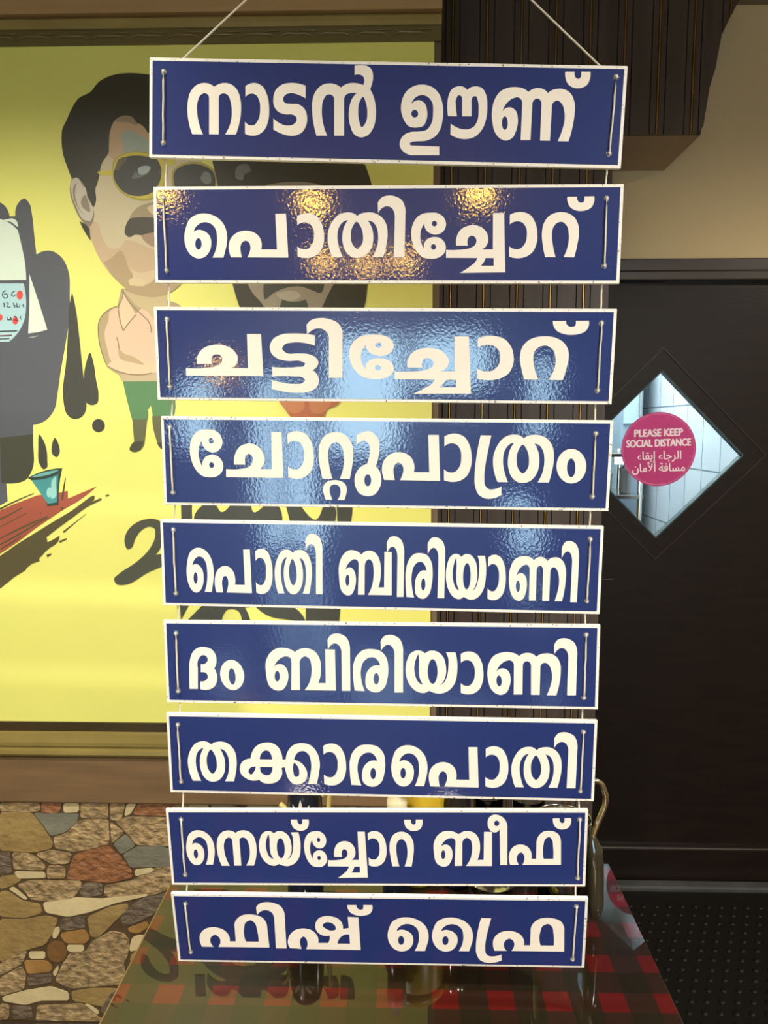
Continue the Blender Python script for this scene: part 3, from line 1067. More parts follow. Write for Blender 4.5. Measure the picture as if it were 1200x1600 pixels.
# Arabic lines in presentation forms, laid out left to right as they read on the sticker
ar1 = '\u0627\u0644\u0631\u062c\u0627\u0621'
L1 = '\uFE80\uFE8E\uFED8\uFE91\uFE87 \uFE80\uFE8E\uFE9F\uFEAE\uFEDF\uFE8D'
L2 = '\uFEE5\uFE8E\uFEE3\uFEF7\uFE8D \uFE94\uFED3\uFE8E\uFEB4\uFEE3'
sticker_text(L1, 'sticker_lettering', 1030, 714, 68, .040, .0007, R(1.5))
sticker_text(L2, 'sticker_lettering', 1029, 731, 82, .040, .0007, R(1.5))

# ------------------------------------------------------------------ kitchen seen through the pane
b = MB()
b.bbox(1.16, 1.275, 4.16, 4.44, 0, 2.4, .006)
cab = b.build('steel_cabinet', mat('cabinet_steel', rgb(150, 170, 184), 0.4, 0.5, metal=0.0, var=.1))
tag(cab, 'tall grey steel kitchen cabinet seen through the diamond window', 'cabinet')
b = MB()
b.bbox(1.17, 1.265, 4.146, 4.158, 1.66, 2.1, .003)
b.build('cabinet_door', mat('cabinet_door_steel', rgb(190, 212, 226), 0.25, 0.5, metal=0.0), cab)
b = MB()
b.bbox(1.245, 1.257, 4.13, 4.145, 1.7, 1.85, .003)
b.build('handle', M_steel, cab)
sh = empty('steel_shelf', (.93, 3.9, 0))
tag(sh, 'steel wire kitchen shelf of pots seen through the left of the diamond window', 'shelf')
for zz in (.9, 1.30, 1.50):
    b = MB()
    b.bbox(-.45, .22, -.2, .2, zz, zz + .02, .003)
    b.build('shelf_board', M_steel, sh)
for xx in (-.44, .205):
    for yy in (-.19, .19):
        b = MB()
        b.tube([(xx, yy, 0), (xx, yy, 1.53)], .012, 10)
        b.build('post', M_steel, sh)
for (x, y, r_, h_, nm) in ((.98, 3.86, .06, .08, 'wide'), (.84, 3.9, .05, .12, 'tall'), (1.09, 3.8, .03, .11, 'slim')):
    b = MB()
    b.lathe([(r_ * .9, 0), (r_, .01), (r_, h_), (r_ * 1.06, h_ + .005), (r_ * 1.06, h_ + .012), (r_ * .2, h_ + .03), (0.001, h_ + .032)], (0, 0, 0), 32)
    o = b.build('cooking_pot', mat('pot_metal', (.35, .36, .38, 1), .35, metal=.6))
    o.location = (x, y, 1.321)
    tag(o, '%s lidded metal pot on the kitchen shelf behind the door glass' % nm, 'pot', 'pots on the kitchen shelf')
    b = MB()
    b.blob((0, 0, h_ + .04), .012)
    b.build('lid_knob', M_groove, o)
b = MB()
b.bbox(-.055, .055, -.012, .012, -.012, .012, .004)
tl = b.build('tube_lamp', mat('lamp_housing', rgb(220, 225, 228), .4))
tl.location = (1.06, 3.72, 1.484)
tag(tl, 'small bright twin tube lamp glowing above the kitchen shelf pots', 'lamp')
M_tube = mat('tube_glow', rgb(240, 250, 255), .3, emit=(.8, .93, 1, 1), estr=6)
for dz in (-.010, .012):
    b = MB()
    b.tube([(-.05, -.016, dz), (.05, -.016, dz)], .006, 10)
    b.build('tube', M_tube, tl)
b = MB()
b.bbox(-.5, .5, -.04, .04, -.03, 0, .006)
kl = b.build('ceiling_light', mat('lamp_housing', rgb(220, 225, 228), .4))
kl.location = (.75, 3.75, ZC)
tag(kl, 'white batten lamp on the kitchen ceiling behind the door', 'lamp')
b = MB()
b.tube([(-.48, 0, -.045), (.48, 0, -.045)], .013, 12)
b.build('tube', M_tube, kl)

# ------------------------------------------------------------------ ceiling downlights behind the viewer, and the added fill lights
M_can = mat('downlight_rim', rgb(200, 196, 186), .4)
M_bulb = mat('downlight_glow', rgb(255, 220, 150), .4, emit=(1.0, .56, .07, 1), estr=SPOT_GLOW)
M_pale_glow = mat('downlight_pale_glow', rgb(255, 240, 215), .4, emit=(1.0, .9, .7, 1), estr=4.0)
proto = None
for i, (x, y) in enumerate(DOWN + FILL_NEAR + [WASH, FILL_DOOR]):
    if proto is None:
        b = MB()
        b.lathe([(.062, 0), (.085, 0), (.085, -.012), (.070, -.016), (.062, -.004)], seg=36, cap0=False)
        proto = b.build('ceiling_light', M_can)
        d_ = MB()
        d_.lathe([(.061, -.004), (.060, -.026), (.050, -.046), (.028, -.060), (.001, -.064)], seg=30, cap0=True)
        d_.build('diffuser', M_bulb, proto)
        o = proto
    else:
        o = proto.copy()
        COL.objects.link(o)
        for ch in proto.children:
            c2 = ch.copy()
            COL.objects.link(c2)
            c2.parent = o
    o.location = (x, y, ZC)
    if i < len(DOWN):
        tag(o, 'warm round ceiling downlight mirrored as a gold spot in the blue signs', 'downlight', 'gold ceiling downlights')
    elif (x, y) == WASH:
        tag(o, 'pale round ceiling downlight nearest the yellow mural', 'downlight')
    elif (x, y) == FILL_DOOR:
        tag(o, 'pale round added fill light on the ceiling nearest the dark door', 'downlight')
    else:
        tag(o, 'pale round added fill light on the ceiling at the %s of the viewer' % ('left' if x < 0 else 'right'), 'downlight')
    if i >= len(DOWN):
        for ch in o.children:
            ch.data = ch.data.copy()
            ch.data.materials[0] = M_pale_glow
bp = onY(0, 0, -1)
b = MB()
b.lathe([(.05, -.02), (.05, 0), (.02, .02), (.015, .05)], seg=24)
wl = b.build('wall_lamp', M_can)
wl.location = (-1.93, YF + .09, 1.47)
tag(wl, 'small gold globe lamp on the shopfront wall beside its panes', 'lamp')
b = MB()
b.blob((0, 0, -.05), .05)
b.build('lamp_globe', M_bulb, wl)

# ------------------------------------------------------------------ the nine signs
SW = .61
# centre (z measured with the camera at 1.57), yaw, tilt, roll in degrees, height scale
POSE = [(-.0262, 1.0368, 1.9689, -1.23, -.35, 2.15, .977), (-.0264, 1.0357, 1.8173, -2.17, .09, .74, .973),
        (-.0287, 1.0381, 1.6627, -1.24, 3.65, .62, .967), (-.0261, 1.0457, 1.5189, -1.08, 2.8, .56, .964),
        (-.0337, 1.0487, 1.3763, -1.45, 1.8, .50, .968), (-.0339, 1.0479, 1.2370, -1.96, 1.2, -.29, .953),
        (-.0328, 1.0501, 1.1004, -1.08, 3.15, .03, .961), (-.0384, 1.0590, .9580, -.36, 5.30, -.93, .978),
        (-.0354, 1.0616, .8271, -.87, 8.79, -.84, .970)]
SM = []
for p in POSE:
    m = Matrix.Translation((p[0], p[1], p[2] + .08)) @ Matrix.Rotation(R(p[3]), 4, 'Z') @ Matrix.Rotation(R(p[4]), 4, 'X') @ Matrix.Rotation(R(p[5]), 4, 'Y')
    SM.append(m)


def loc_on(k, x, y):
    """pixel -> (x, z) on the face of sign k"""
    mi = SM[k].inverted()
    o = mi @ CAM
    d = mi.to_3x3() @ ray(x, y)
    t = -o.y / d.y
    return (o.x + d.x * t, o.z + d.z * t)


OL, OR_ = 220, 600
OY = [80, 270, 460, 630, 790, 940, 1090, 1230, 1360]
# glyph outlines: name -> (sign, side, loops) in three-times-enlarged pixels of that sign
G = {
 'na': (0, 'L', ['242,390* 292,391* 275,345 265,290 268,235 282,206 302,198 316,206 321,222* 321,390* 366,391* 366,222* 371,206 388,199 406,205 421,235 427,280 423,330 396,391* 446,392* 460,350 470,290 468,230 452,182 425,157 395,150 365,156 345,168* 325,155 295,150 262,160 235,190 221,240 220,290 228,345']),
 'aa': (0, 'L', ['491,165* 510,154 535,150 570,165 592,205 602,265 598,325 580,370 550,393 520,397 489,388* 489,332* 510,348 530,348 550,325 560,275 555,230 540,206 520,200 505,204 491,216*']),
 'tta': (0, 'L', ['773,163* 773,222* 745,208 705,198 680,205 667,225 675,243 700,248 740,251 768,272 780,310 775,350 755,382 720,397 680,394 645,381 622,368* 622,316* 650,338 685,350 715,345 731,325 728,308 710,298 680,297 645,285 626,260 622,220 635,180 665,157 700,150 740,153']),
 'chillu': (0, 'L', ['824,397* 874,397* 855,340 849,280 856,230 875,205 893,205 907,222* 907,397* 953,397* 953,225* 962,206 985,197 1012,198* 992,222 979,260 975,300 982,350 1002,392 1032,405 1065,394 1090,360 1102,300 1098,240 1087,203 1075,180* 1085,150 1089,115 1080,85 1060,70 1030,67 1002,70* 1002,113* 1030,112 1044,122 1048,142 1043,160* 1000,150 965,155 938,172* 915,157 885,152 850,160 820,190 804,240 804,290 812,350', '1042,215 1056,245 1062,290 1055,335 1036,358 1024,330 1019,280 1025,240']),
 'u': (0, 'R', ['259,448* 259,489* 130,489* 95,475 75,448 78,415 95,393 125,380 160,378 200,370 222,340 230,290 225,240 205,215 180,207 155,213 137,230 128,250* 145,235 165,231 190,245 202,280 200,320 185,350 155,359 115,352 92,320 80,275 85,230 105,190 140,165 185,158 230,172 260,205 275,255 275,320 262,370 240,400 200,420 150,424 127,428 120,435 128,443*', 'E 144,294,16,18']),
 'au': (0, 'R', ['300,305* 342,306* 337,260 338,225 350,208 362,212 366,230* 366,306* 410,306* 410,232* 418,214 430,212 440,235 443,280 438,325 420,355 390,368 350,362 312,340* 311,392* 345,408 385,413 425,402 458,370 478,320 484,260 478,205 460,175 435,166 408,170 390,183* 372,168 345,166 320,178 303,210 297,255']),
 'nna': (0, 'R', ['640,418* 686,418* 695,245* 705,228 720,223 733,232 738,250* 731,420* 777,421* 787,255* 797,238 815,233 833,248 845,285 845,330 835,370 814,423* 864,424* 880,370 892,300 892,240 875,200 845,180 810,178 785,185 768,198* 748,180 720,174 695,180 677,193* 655,177 625,170 585,172 545,190 518,230 506,285 508,335 522,385 548,413 572,420 600,408 620,370 627,320 617,280 595,265 573,267 555,283* 575,245 605,222 630,218 643,228 648,245*', 'E 566,338,14,32']),
 'vir': (0, 'R', ['849,97* 893,97* 893,115 900,127 910,131 920,126 924,112 924,97* 967,97* 965,130 950,160 920,174 890,173 862,155 850,125']),
 'e': (1, 'L', ['205,300 212,260 230,218 265,196 310,192 355,208 388,240 403,280 405,325 398,360 388,398* 337,398* 355,350 358,300 350,262 330,240 300,232 275,240 257,257 249,277* 270,268 300,275 325,300 331,335 322,370 300,395 270,402 240,390 215,355', 'E 271,334,15,27']),
 'pa': (1, 'L', ['424,397* 475,397* 469,370 468,345 478,325 492,319 508,328 515,350 510,375 500,397* 692,398* 681,192* 631,193* 639,360* 565,360* 567,330 555,300 530,280 495,272 455,280 425,305 413,340 415,370']),
 'ta': (1, 'L', ['900,397* 948,397* 930,350 922,300 930,255 950,230 972,222* 955,250 945,295 948,335 965,375 990,395 1018,400 1050,390 1078,360 1090,310 1085,265 1065,225* 1085,230 1105,255 1113,300 1108,345 1085,396* 1136,396* 1150,345 1157,290 1148,235 1125,205 1090,188 1055,187 1030,193 1015,203* 995,190 960,187 925,200 895,235 878,280 877,320 885,360', '1012,230 1032,255 1042,295 1037,335 1015,358 995,340 985,300 990,260']),
 'i': (2, 'L', ['777,143* 800,120 840,111 885,116 925,135 943,165 946,200* 945,391* 881,391* 882,205* 870,175 850,162 825,160 800,170 780,190*']),
 'ee': (1, 'R', ['215,188 250,190 280,210 291,240 282,270 258,288 225,288 200,272 188,240* 175,265 170,300 175,330 187,357* 188,335 200,315 230,302 265,308 285,330 290,355 280,380 255,398 215,403 180,395 150,365 132,320 128,280 138,235 160,205 185,192', 'E 236,239,12,13', 'E 232,348,12,13']),
 'ccca': (1, 'R', ['291,399* 291,362* 360,361 402,354 427,338 433,316 423,299 406,296 393,310 391,325 393,342* 338,342* 341,300 360,267 395,249 430,247 465,262 485,290 488,322 478,345 458,360* 510,360* 511,189* 563,189* 568,467* 355,470* 400,442 428,418 438,400*', '476,400* 514,400* 514,437* 452,437* 467,420']),
 'rra': (1, 'R', ['755,396* 804,396* 792,345 787,295 793,257 812,235 835,231 855,247 866,290 862,340 841,396* 891,397* 905,340 913,290 910,245 890,208 855,188 815,186 775,202 748,240 740,285 744,340']),
 'ca': (2, 'L', ['213,380* 213,345* 310,344 355,336 378,320 383,302 372,285 350,280 335,292 332,308 335,326* 264,326* 268,285 295,252 340,237 395,240 435,262 455,295 450,325 425,345* 503,346* 498,186* 564,186* 575,383*']),
 'ttta': (2, 'L', ['816,192* 816,240* 770,228 710,226 675,235 663,255 680,273 740,277 790,281 820,296 833,320 825,340 805,355* 828,378 835,405 825,435 790,455 730,461 670,455 615,443* 615,402* 670,415 725,420 762,413 770,400 755,388 720,385 617,385* 616,340* 735,340 765,335 770,324 750,313 690,312 640,300 612,275 605,245 620,210 660,188 720,183 770,185']),
 'uh': (3, 'L', ['1012,150* 1040,136 1075,132 1100,148 1118,180 1118,220 1112,260 1102,295* 1120,320 1128,355 1118,400 1095,428 1060,435 1025,422 1005,385 1003,345 1020,310 1045,290 1060,285* 1072,240 1073,205 1062,182 1045,175 1030,180 1012,195*', 'E 1064,361,16,28']),
 'am': (3, 'R', ['E 878,295,70,81', 'E 877,303,20,44']),
 'rs': (3, 'R', ['453,150* 503,151* 488,220 475,290 470,350 475,388 490,402 520,402 550,390* 550,430* 520,443 480,447 445,430 427,390 425,330 432,260']),
 'da': (5, 'L', ['230,408* 228,330 230,280 245,235 270,215 300,212 335,225 353,255 355,285 345,312* 357,340 358,370 345,398 320,411 280,409* 280,373* 300,371 316,352 308,335 282,330* 282,292* 302,290 315,272 306,254 290,250 275,262 268,310* 268,408*']),
 'ba': (5, 'L', ['587,330 587,280 605,242 640,218 680,217 708,226 723,236* 745,222 780,218 815,232 838,265 845,310 842,350 832,381* 867,381* 865,223* 910,224* 915,416* 768,414* 790,380 800,340 800,300 790,267 770,256 752,266 745,285* 747,413* 706,413* 707,280* 700,262 685,256 655,265 635,285 626,305* 640,294 660,293 682,310 692,345 685,385 665,412 640,416 610,402', 'E 640,349,12,25']),
 'ra': (5, 'L', ['1003,416* 1050,419* 1035,370 1032,320 1045,280 1070,262 1095,262 1113,277 1122,300* 1090,301 1063,325 1053,365 1060,405 1085,422 1110,424 1140,405 1157,355 1160,310 1150,260 1125,232 1085,222 1040,228 1010,257 996,300 996,350', 'E 1104,361,13,27']),
 'ya': (5, 'R', ['102,330 108,275 125,242 155,228 178,232 192,242* 215,230 245,232 275,255 290,300 288,350 272,382 258,392* 280,380 295,350 302,300 300,260 290,237* 335,237* 343,280 343,330 330,385 300,418 265,430 230,425 212,417* 190,427 150,418 118,385', '160,247 150,268 142,305 146,345 162,378 184,390* 170,365 164,315 165,275', 'E 228,327,23,58']),
 'kka': (6, 'L', ['465,330 472,305 490,290 515,285* 521,258 540,228 575,211 615,212 645,232 660,262 665,290* 680,288* 690,250 715,222 755,212 800,225 828,260 840,310 835,355 825,404* 783,404* 797,350 798,300 788,267 765,250 740,254 724,273 719,290* 745,300 770,325 781,358 772,388 745,405 715,402 690,375 680,345 675,325* 660,328* 662,362 640,392 605,402 575,398 555,384* 525,388 490,375 470,355', '505,345 515,327 540,322* 530,348 518,360', '560,324* 617,325* 615,345 605,360 585,362 565,350', '558,288* 565,262 580,248 600,250 612,268 616,289*', '718,303* 735,320 743,345 738,368 725,370 715,345']),
 'ii': (7, 'R', ['485,165 492,193 510,209 530,208 542,195* 544,363* 578,364* 578,195* 570,155 548,134 515,127 493,140', 'E 528,168,12,13']),
 'pha': (7, 'R', ['591,362* 632,362* 622,335 628,313 642,304 655,315 658,335 648,362* 829,362* 829,255* 815,217 780,203 745,208 720,235 714,270* 712,334* 691,334* 690,305 675,280 645,267 610,275 590,300 585,335', '748,334* 747,270 757,240 775,232 787,245 792,275 793,334*']),
 'ssha': (8, 'L', ['700,362* 755,366* 747,340 750,318 763,308 776,320 782,342 775,367* 1031,371* 1020,218* 970,216* 975,268* 948,272* 945,250 930,228 900,215 865,212 832,225 818,252 825,283 850,302 885,304* 886,320 878,338* 832,338* 830,310 808,283 765,270 720,280 695,308 690,340', '852,255 868,242 892,244 912,260 914,274 892,280 868,272', '922,341* 938,310 955,300 978,299* 981,342*']),
}
GN = {}
for nm, (k, side, loops) in G.items():
    ox = OL if side == 'L' else OR_
    L = [[loc_on(k, ox + x / 3, OY[k] + y / 3) for x, y in parse(l, 6)] for l in loops]
    xs = [p[0] for l in L for p in l]
    ys = [p[1] for l in L for p in l]
    bx = (min(xs), min(ys), max(xs), max(ys))
    GN[nm] = (k, L, [[((x - bx[0]) / (bx[2] - bx[0]), (y - bx[1]) / (bx[3] - bx[1])) for x, y in l] for l in L])
# where every letter stands: (glyph) = its own tracing, (glyph, side, x0, y0, x1, y1) = fitted box
TXT = [
 [('na',), ('aa',), ('tta',), ('chillu',), ('u',), ('au',), ('nna',), ('vir',)],
 [('e',), ('pa',), ('aa', 'L', 733, 190, 860, 400), ('ta',), ('i', 'L', 1110, 107, 1240, 397), ('ee',), ('ccca',), ('aa', 'R', 587, 184, 719, 401), ('rra',), ('vir', 'R', 857, 111, 985, 180)],
 [('ca',), ('ttta',), ('i',), ('ee', 'L', 977, 188, 1187, 397), ('ccca', 'R', 50, 196, 411, 467), ('aa', 'R', 437, 194, 608, 402), ('rra', 'R', 637, 196, 865, 401), ('vir', 'R', 790, 123, 960, 190)],
 [('ee', 'L', 231, 122, 386, 347), ('ca', 'L', 398, 134, 667, 348), ('aa', 'L', 689, 131, 812, 354), ('rra', 'L', 834, 135, 996, 355), ('rra', 'L', 855, 360, 966, 453), ('uh',), ('pa', 'L', 1131, 147, 1405, 362), ('aa', 'R', 281, 142, 411, 369), ('rs',), ('ta', 'R', 511, 147, 796, 374), ('am',)],
 [('e', 'L', 215, 197, 342, 407), ('pa', 'L', 346, 204, 520, 408), ('aa', 'L', 539, 201, 618, 414), ('ta', 'L', 628, 206, 802, 415), ('i', 'L', 773, 131, 852, 414), ('ba', 'L', 928, 209, 1177, 422), ('i', 'R', 12, 143, 94, 427), ('ra', 'R', 101, 222, 228, 436), ('i', 'R', 203, 148, 286, 433), ('ya', 'R', 290, 226, 478, 440), ('aa', 'R', 486, 230, 571, 443), ('nna', 'R', 585, 237, 852, 448), ('i', 'R', 829, 165, 911, 452)],
 [('da',), ('am', 'L', 373, 272, 485, 414), ('ba',), ('i', 'L', 877, 149, 982, 417), ('ra',), ('i', 'R', -15, 155, 90, 425), ('ya',), ('aa', 'R', 359, 233, 466, 434), ('nna', 'R', 484, 237, 828, 438), ('i', 'R', 795, 171, 904, 438)],
 [('ta', 'L', 221, 204, 450, 393), ('kka',), ('aa', 'L', 857, 214, 963, 411), ('ra', 'L', 979, 219, 1146, 416), ('e', 'R', 34, 222, 204, 416), ('pa', 'R', 210, 229, 445, 418), ('aa', 'R', 475, 227, 583, 422), ('ta', 'R', 597, 230, 832, 423), ('i', 'R', 794, 161, 904, 423)],
 [('e', 'L', 213, 200, 346, 364), ('na', 'L', 357, 200, 543, 367), ('ya', 'L', 555, 204, 750, 368), ('vir', 'L', 704, 149, 789, 203), ('ee', 'L', 766, 205, 872, 373), ('ccca', 'L', 876, 207, 1062, 424), ('aa', 'L', 1066, 204, 1152, 370), ('rra', 'R', 26, 207, 140, 370), ('vir', 'R', 94, 150, 181, 204), ('ba', 'R', 232, 203, 507, 371), ('ii',), ('pha',), ('vir', 'R', 790, 143, 877, 197)],
 [('pha', 'L', 272, 203, 598, 358), ('i', 'L', 547, 147, 678, 363), ('ssha',), ('vir', 'L', 969, 160, 1087, 211), ('e', 'R', 17, 218, 209, 378), ('e', 'R', 225, 219, 417, 379), ('rs', 'R', 431, 222, 553, 432), ('pha', 'R', 511, 219, 848, 377)],
]
HOLES = [[(108, 97), (107, 430), (1088, 122), (1055, 480)], [(107, 120), (122, 458), (1043, 120), (1032, 437)], [(123, 117), (138, 433), (1019, 135), (1000, 450)],
         [(137, 113), (151, 418), (991, 142), (976, 437)], [(153, 113), (165, 410), (967, 157), (950, 447)], [(166, 148), (176, 418), (947, 155), (936, 450)],
         [(174, 125), (190, 392), (935, 160), (920, 437)], [(190, 150), (209, 408), (918, 150), (906, 425)], [(209, 155), (235, 380), (902, 168), (884, 415)]]
LABELS = [
 'topmost long blue sign with white Malayalam letters, just under the slanting cords',
 'second blue letter sign from the top, mirroring round gold lamp spots',
 'third blue letter sign from the top, with pale blue window glare across it',
 'fourth blue letter sign from the top, level with the diamond window sticker',
 'middle blue letter sign of the nine, fifth from the top',
 'sixth blue letter sign from the top, with one faint upright window streak',
 'seventh blue letter sign from the top, beside the brown wooden band',
 'eighth blue letter sign from the top, second lowest beside the jug handle',
 'lowest blue letter sign hanging just above the red checked table',
]
TH = .006
cords = ([], [])
for k in range(9):
    root = empty('hanging_sign', (0, 0, 0))
    root.matrix_world = SM[k]
    tag(root, LABELS[k], 'sign', 'blue signs hung one under another')
    H = .127 * POSE[k][6]
    b = MB()
    b.bbox(-SW / 2, SW / 2, 0, TH, -H / 2, H / 2, .0008)
    bd = b.build('board', [M_board], root)
    for p in bd.data.polygons:
        if abs(p.normal.z) > .8:
            p.material_index = 0
    bw = .0042
    b = MB()
    # border with rounded bead
    b.prism([[(-SW / 2 + bw, -.0005, -H / 2 + bw), (SW / 2 - bw, -.0005, -H / 2 + bw), (SW / 2 - bw, -.0005, H / 2 - bw), (-SW / 2 + bw, -.0005, H / 2 - bw)]], (0, .0006, 0))
    b.build('blue_face', M_blue, root)
    b = MB()
    for it in TXT[k]:
        nm = it[0]
        if len(it) == 1:
            L = GN[nm][1]
        else:
            ox = OL if it[1] == 'L' else OR_
            xm, ym = (it[2] + it[4]) / 2, (it[3] + it[5]) / 2
            xl = loc_on(k, ox + it[2] / 3, OY[k] + ym / 3)[0]
            xr = loc_on(k, ox + it[4] / 3, OY[k] + ym / 3)[0]
            zt_ = loc_on(k, ox + xm / 3, OY[k] + it[3] / 3)[1]
            zb_ = loc_on(k, ox + xm / 3, OY[k] + it[5] / 3)[1]
            L = [[(xl + u * (xr - xl), zb_ + v * (zt_ - zb_)) for u, v in l] for l in GN[nm][2]]
        b.flat([[(x, -.0008, z) for x, z in l] for l in L])
    b.build('lettering', M_letter, root, fixn=False)
    for j, (hx, hy) in enumerate(HOLES[k]):
        ox = OL if j < 2 else OR_
        x, z = loc_on(k, ox + hx / 3, OY[k] + hy / 3)
        b = MB()
        rr = random.Random(k * 7 + j)
        ring = [(x + (.0034 + rr.uniform(-.0006, .0008)) * math.cos(a * .524), -.0009, z + (.0034 + rr.uniform(-.0006, .0012)) * math.sin(a * .524)) for a in range(12)]
        hole = [(x + .0014 * math.cos(a * .524), -.0009, z + .0014 * math.sin(a * .524)) for a in range(12)]
        b.prism([ring, hole], (0, .0006, 0))
        b.build('eyelet', M_glue, root)
        c_ = cords[0 if j < 2 else 1]
        if j % 2 == 0:
            c_.append(('b', SM[k] @ Vector((x, TH + .002, z))))
            c_.append(('k', SM[k] @ Vector((x, -.0022, z))))
        else:
            c_.append(('k', SM[k] @ Vector((x, -.0022, z))))
            c_.append(('b', SM[k] @ Vector((x, TH + .002, z))))
hook_p = onY(611, -206, 1.045)
for side, nm in ((0, 'left'), (1, 'right')):
    b = MB()
    pts = [hook_p + Vector((0, 0, .004))] + [p for _, p in cords[side]]
    fine = []
    rr = random.Random(side)
    for a, c_ in zip(pts, pts[1:]):
        n = 8 if (c_ - a).length > .03 else 2
        for i in range(n):
            q = a.lerp(c_, i / n)
            if 0 < i < n:
                q += Vector((rr.uniform(-.0004, .0004), 0, 0))
            fine.append(q)
    fine.append(pts[-1])
    b.tube(fine, .0012, 8)
    for kd, p in cords[side]:
        if kd == 'k':
            b.blob(p, .0017, 0, (1.1, .7, 1.3))
    o = b.build('hanging_string', M_string)
    tag(o, 'white cord threaded through the %s ends of all nine signs, slanting to the ceiling hook' % nm, 'cord', 'cords carrying the signs')
b = MB()
b.tube([hook_p + Vector((0, 0, .02)), (hook_p.x, hook_p.y, ZC)], .002, 8)
ring = [hook_p + Vector((.012 * math.sin(a * .2), 0, .010 - .012 * math.cos(a * .2) + .003)) for a in range(0, 30)]
b.tube(ring, .0022, 8)
hk = b.build('ceiling_hook', M_steel)
tag(hk, 'thin steel ceiling hook wire where both sign cords meet', 'hook')

# ------------------------------------------------------------------ table with checked cloth
TZ = .77
TX0 = (onZ(145, 1600, TZ).x + onZ(268, 1385, TZ).x) / 2
TX1 = onZ(952, 1349, TZ).x
TY1 = onZ(952, 1349, TZ).y
TY0 = TY1 - 1.05
tb = empty('dining_table', ((TX0 + TX1) / 2, (TY0 + TY1) / 2, 0))
tag(tb, 'wooden dining table under the lowest sign, in front of the stone wall', 'table')
w2, d2 = (TX1 - TX0) / 2, (TY1 - TY0) / 2
M_tedge = mat('table_edge_wood', rgb(120, 98, 62), .35, .5, var=.15, vscale=12)
b = MB()
b.bbox(-w2, w2, -d2, d2, TZ - .035, TZ - .0015, .003)
b.build('tabletop', M_tedge, tb)
for sx in (-1, 1):
    for sy in (-1, 1):
        b = MB()
        x, y = sx * (w2 - .05), sy * (d2 - .05)
        b.bbox(x - .025, x + .025, y - .025, y + .025, 0, TZ - .035, .003)
        b.build('leg', M_frame, tb)
b = MB()
b.box(-w2 + .06, w2 - .06, -d2 + .06, d2 - .06, TZ - .10, TZ - .036)
b.build('apron', M_frame, tb)


def plaid():
    m = mat('checked_cloth_under_film', rgb(60, 40, 24), .5, .5, coat=1.0, coat_r=.012)
    nt = m.node_tree
    bs = nt.nodes['Principled BSDF']
    bs.inputs['Roughness'].default_value = .35
    bs.inputs['Coat IOR'].default_value = 1.5
    bs.inputs['Specular IOR Level'].default_value = .12
    tc = nt.nodes.new('ShaderNodeTexCoord')
    sp = nt.nodes.new('ShaderNodeSeparateXYZ')
    nt.links.new(tc.outputs['Object'], sp.inputs[0])

    def stripe(ax, off):
        a = nt.nodes.new('ShaderNodeMath')
        a.operation = 'MULTIPLY_ADD'
        a.inputs[1].default_value = 1 / .086
        a.inputs[2].default_value = off
        nt.links.new(sp.outputs[ax], a.inputs[0])
        f_ = nt.nodes.new('ShaderNodeMath')
        f_.operation = 'FRACT'
        nt.links.new(a.outputs[0], f_.inputs[0])
        g = nt.nodes.new('ShaderNodeMath')
        g.operation = 'LESS_THAN'
        g.inputs[1].default_value = .47
        nt.links.new(f_.outputs[0], g.inputs[0])
        return g
    u, v = stripe('X', PLAID_U), stripe('Y', PLAID_V)
    s_ = nt.nodes.new('ShaderNodeMath')
    s_.operation = 'ADD'
    nt.links.new(u.outputs[0], s_.inputs[0])
    nt.links.new(v.outputs[0], s_.inputs[1])
    h = nt.nodes.new('ShaderNodeMath')
    h.operation = 'MULTIPLY'
    h.inputs[1].default_value = .5
    nt.links.new(s_.outputs[0], h.inputs[0])
    cr = nt.nodes.new('ShaderNodeValToRGB')
    cr.color_ramp.interpolation = 'CONSTANT'
    cr.color_ramp.elements[0].color = rgb(30, 24, 14)
    cr.color_ramp.elements[1].position = .75
    cr.color_ramp.elements[1].color = rgb(82, 15, 14)
    q = cr.color_ramp.elements.new(.25)
    q.color = rgb(40, 24, 16)
    nt.links.new(h.outputs[0], cr.inputs['Fac'])
    nt.links.new(cr.outputs['Color'], bs.inputs['Base Color'])
    return m


# a red square of the check lies with its corner at the photographed place
pc = onZ(237, 1568, TZ)
PLAID_U = -(pc.x - (TX0 + TX1) / 2) / .086
PLAID_V = -(pc.y - (TY0 + TY1) / 2) / .086
b = MB()
b.bbox(-w2 + .004, w2 - .002, -d2 + .004, d2 - .002, -.0014, 0, .0004)
cl = b.build('tablecloth', plaid())
cl.location = ((TX0 + TX1) / 2, (TY0 + TY1) / 2, TZ)
tag(cl, 'glossy red and dark checked tablecloth covering the table', 'tablecloth')

# ------------------------------------------------------------------ things on the table behind the signs


def on_table(x, y):
    p = onZ(x, y, TZ)
    return (p.x, p.y, TZ + .0005)


M_navy = mat('navy_enamel', rgb(26, 30, 44), .2, .5)
M_pale = mat('pale_yellow_plastic', rgb(222, 206, 130), .35, .5)
M_yel = mat('yellow_plastic', rgb(206, 172, 30), .35, .5)
M_print = mat('white_leaf_print', rgb(226, 226, 214), .4, .4)


def leaf_print(parent, r, z0, ang, s):
    """white leaf shapes laid on a cylinder of radius r"""
    for da, tilt, L_ in ((-.10, -.5, .026), (.02, 0.0, .034), (.14, .5, .026), (.26, .9, .02)):
        left, right = [], []
        for t, w in ((0, .0), (.35, .0035), (.7, .003), (1, 0)):
            a = (math.sin(tilt) * t * L_ * s) / r
            z = z0 + math.cos(tilt) * t * L_ * s
            left.append((ang + da + a - w * s / r, z))
            right.append((ang + da + a + w * s / r, z))
        loop = left + right[::-1][1:-1]
        b = MB()
        b.flat([[(r * math.cos(a), r * math.sin(a), z) for a, z in loop]])
        b.build('leaf_print', M_print, parent, fixn=False)


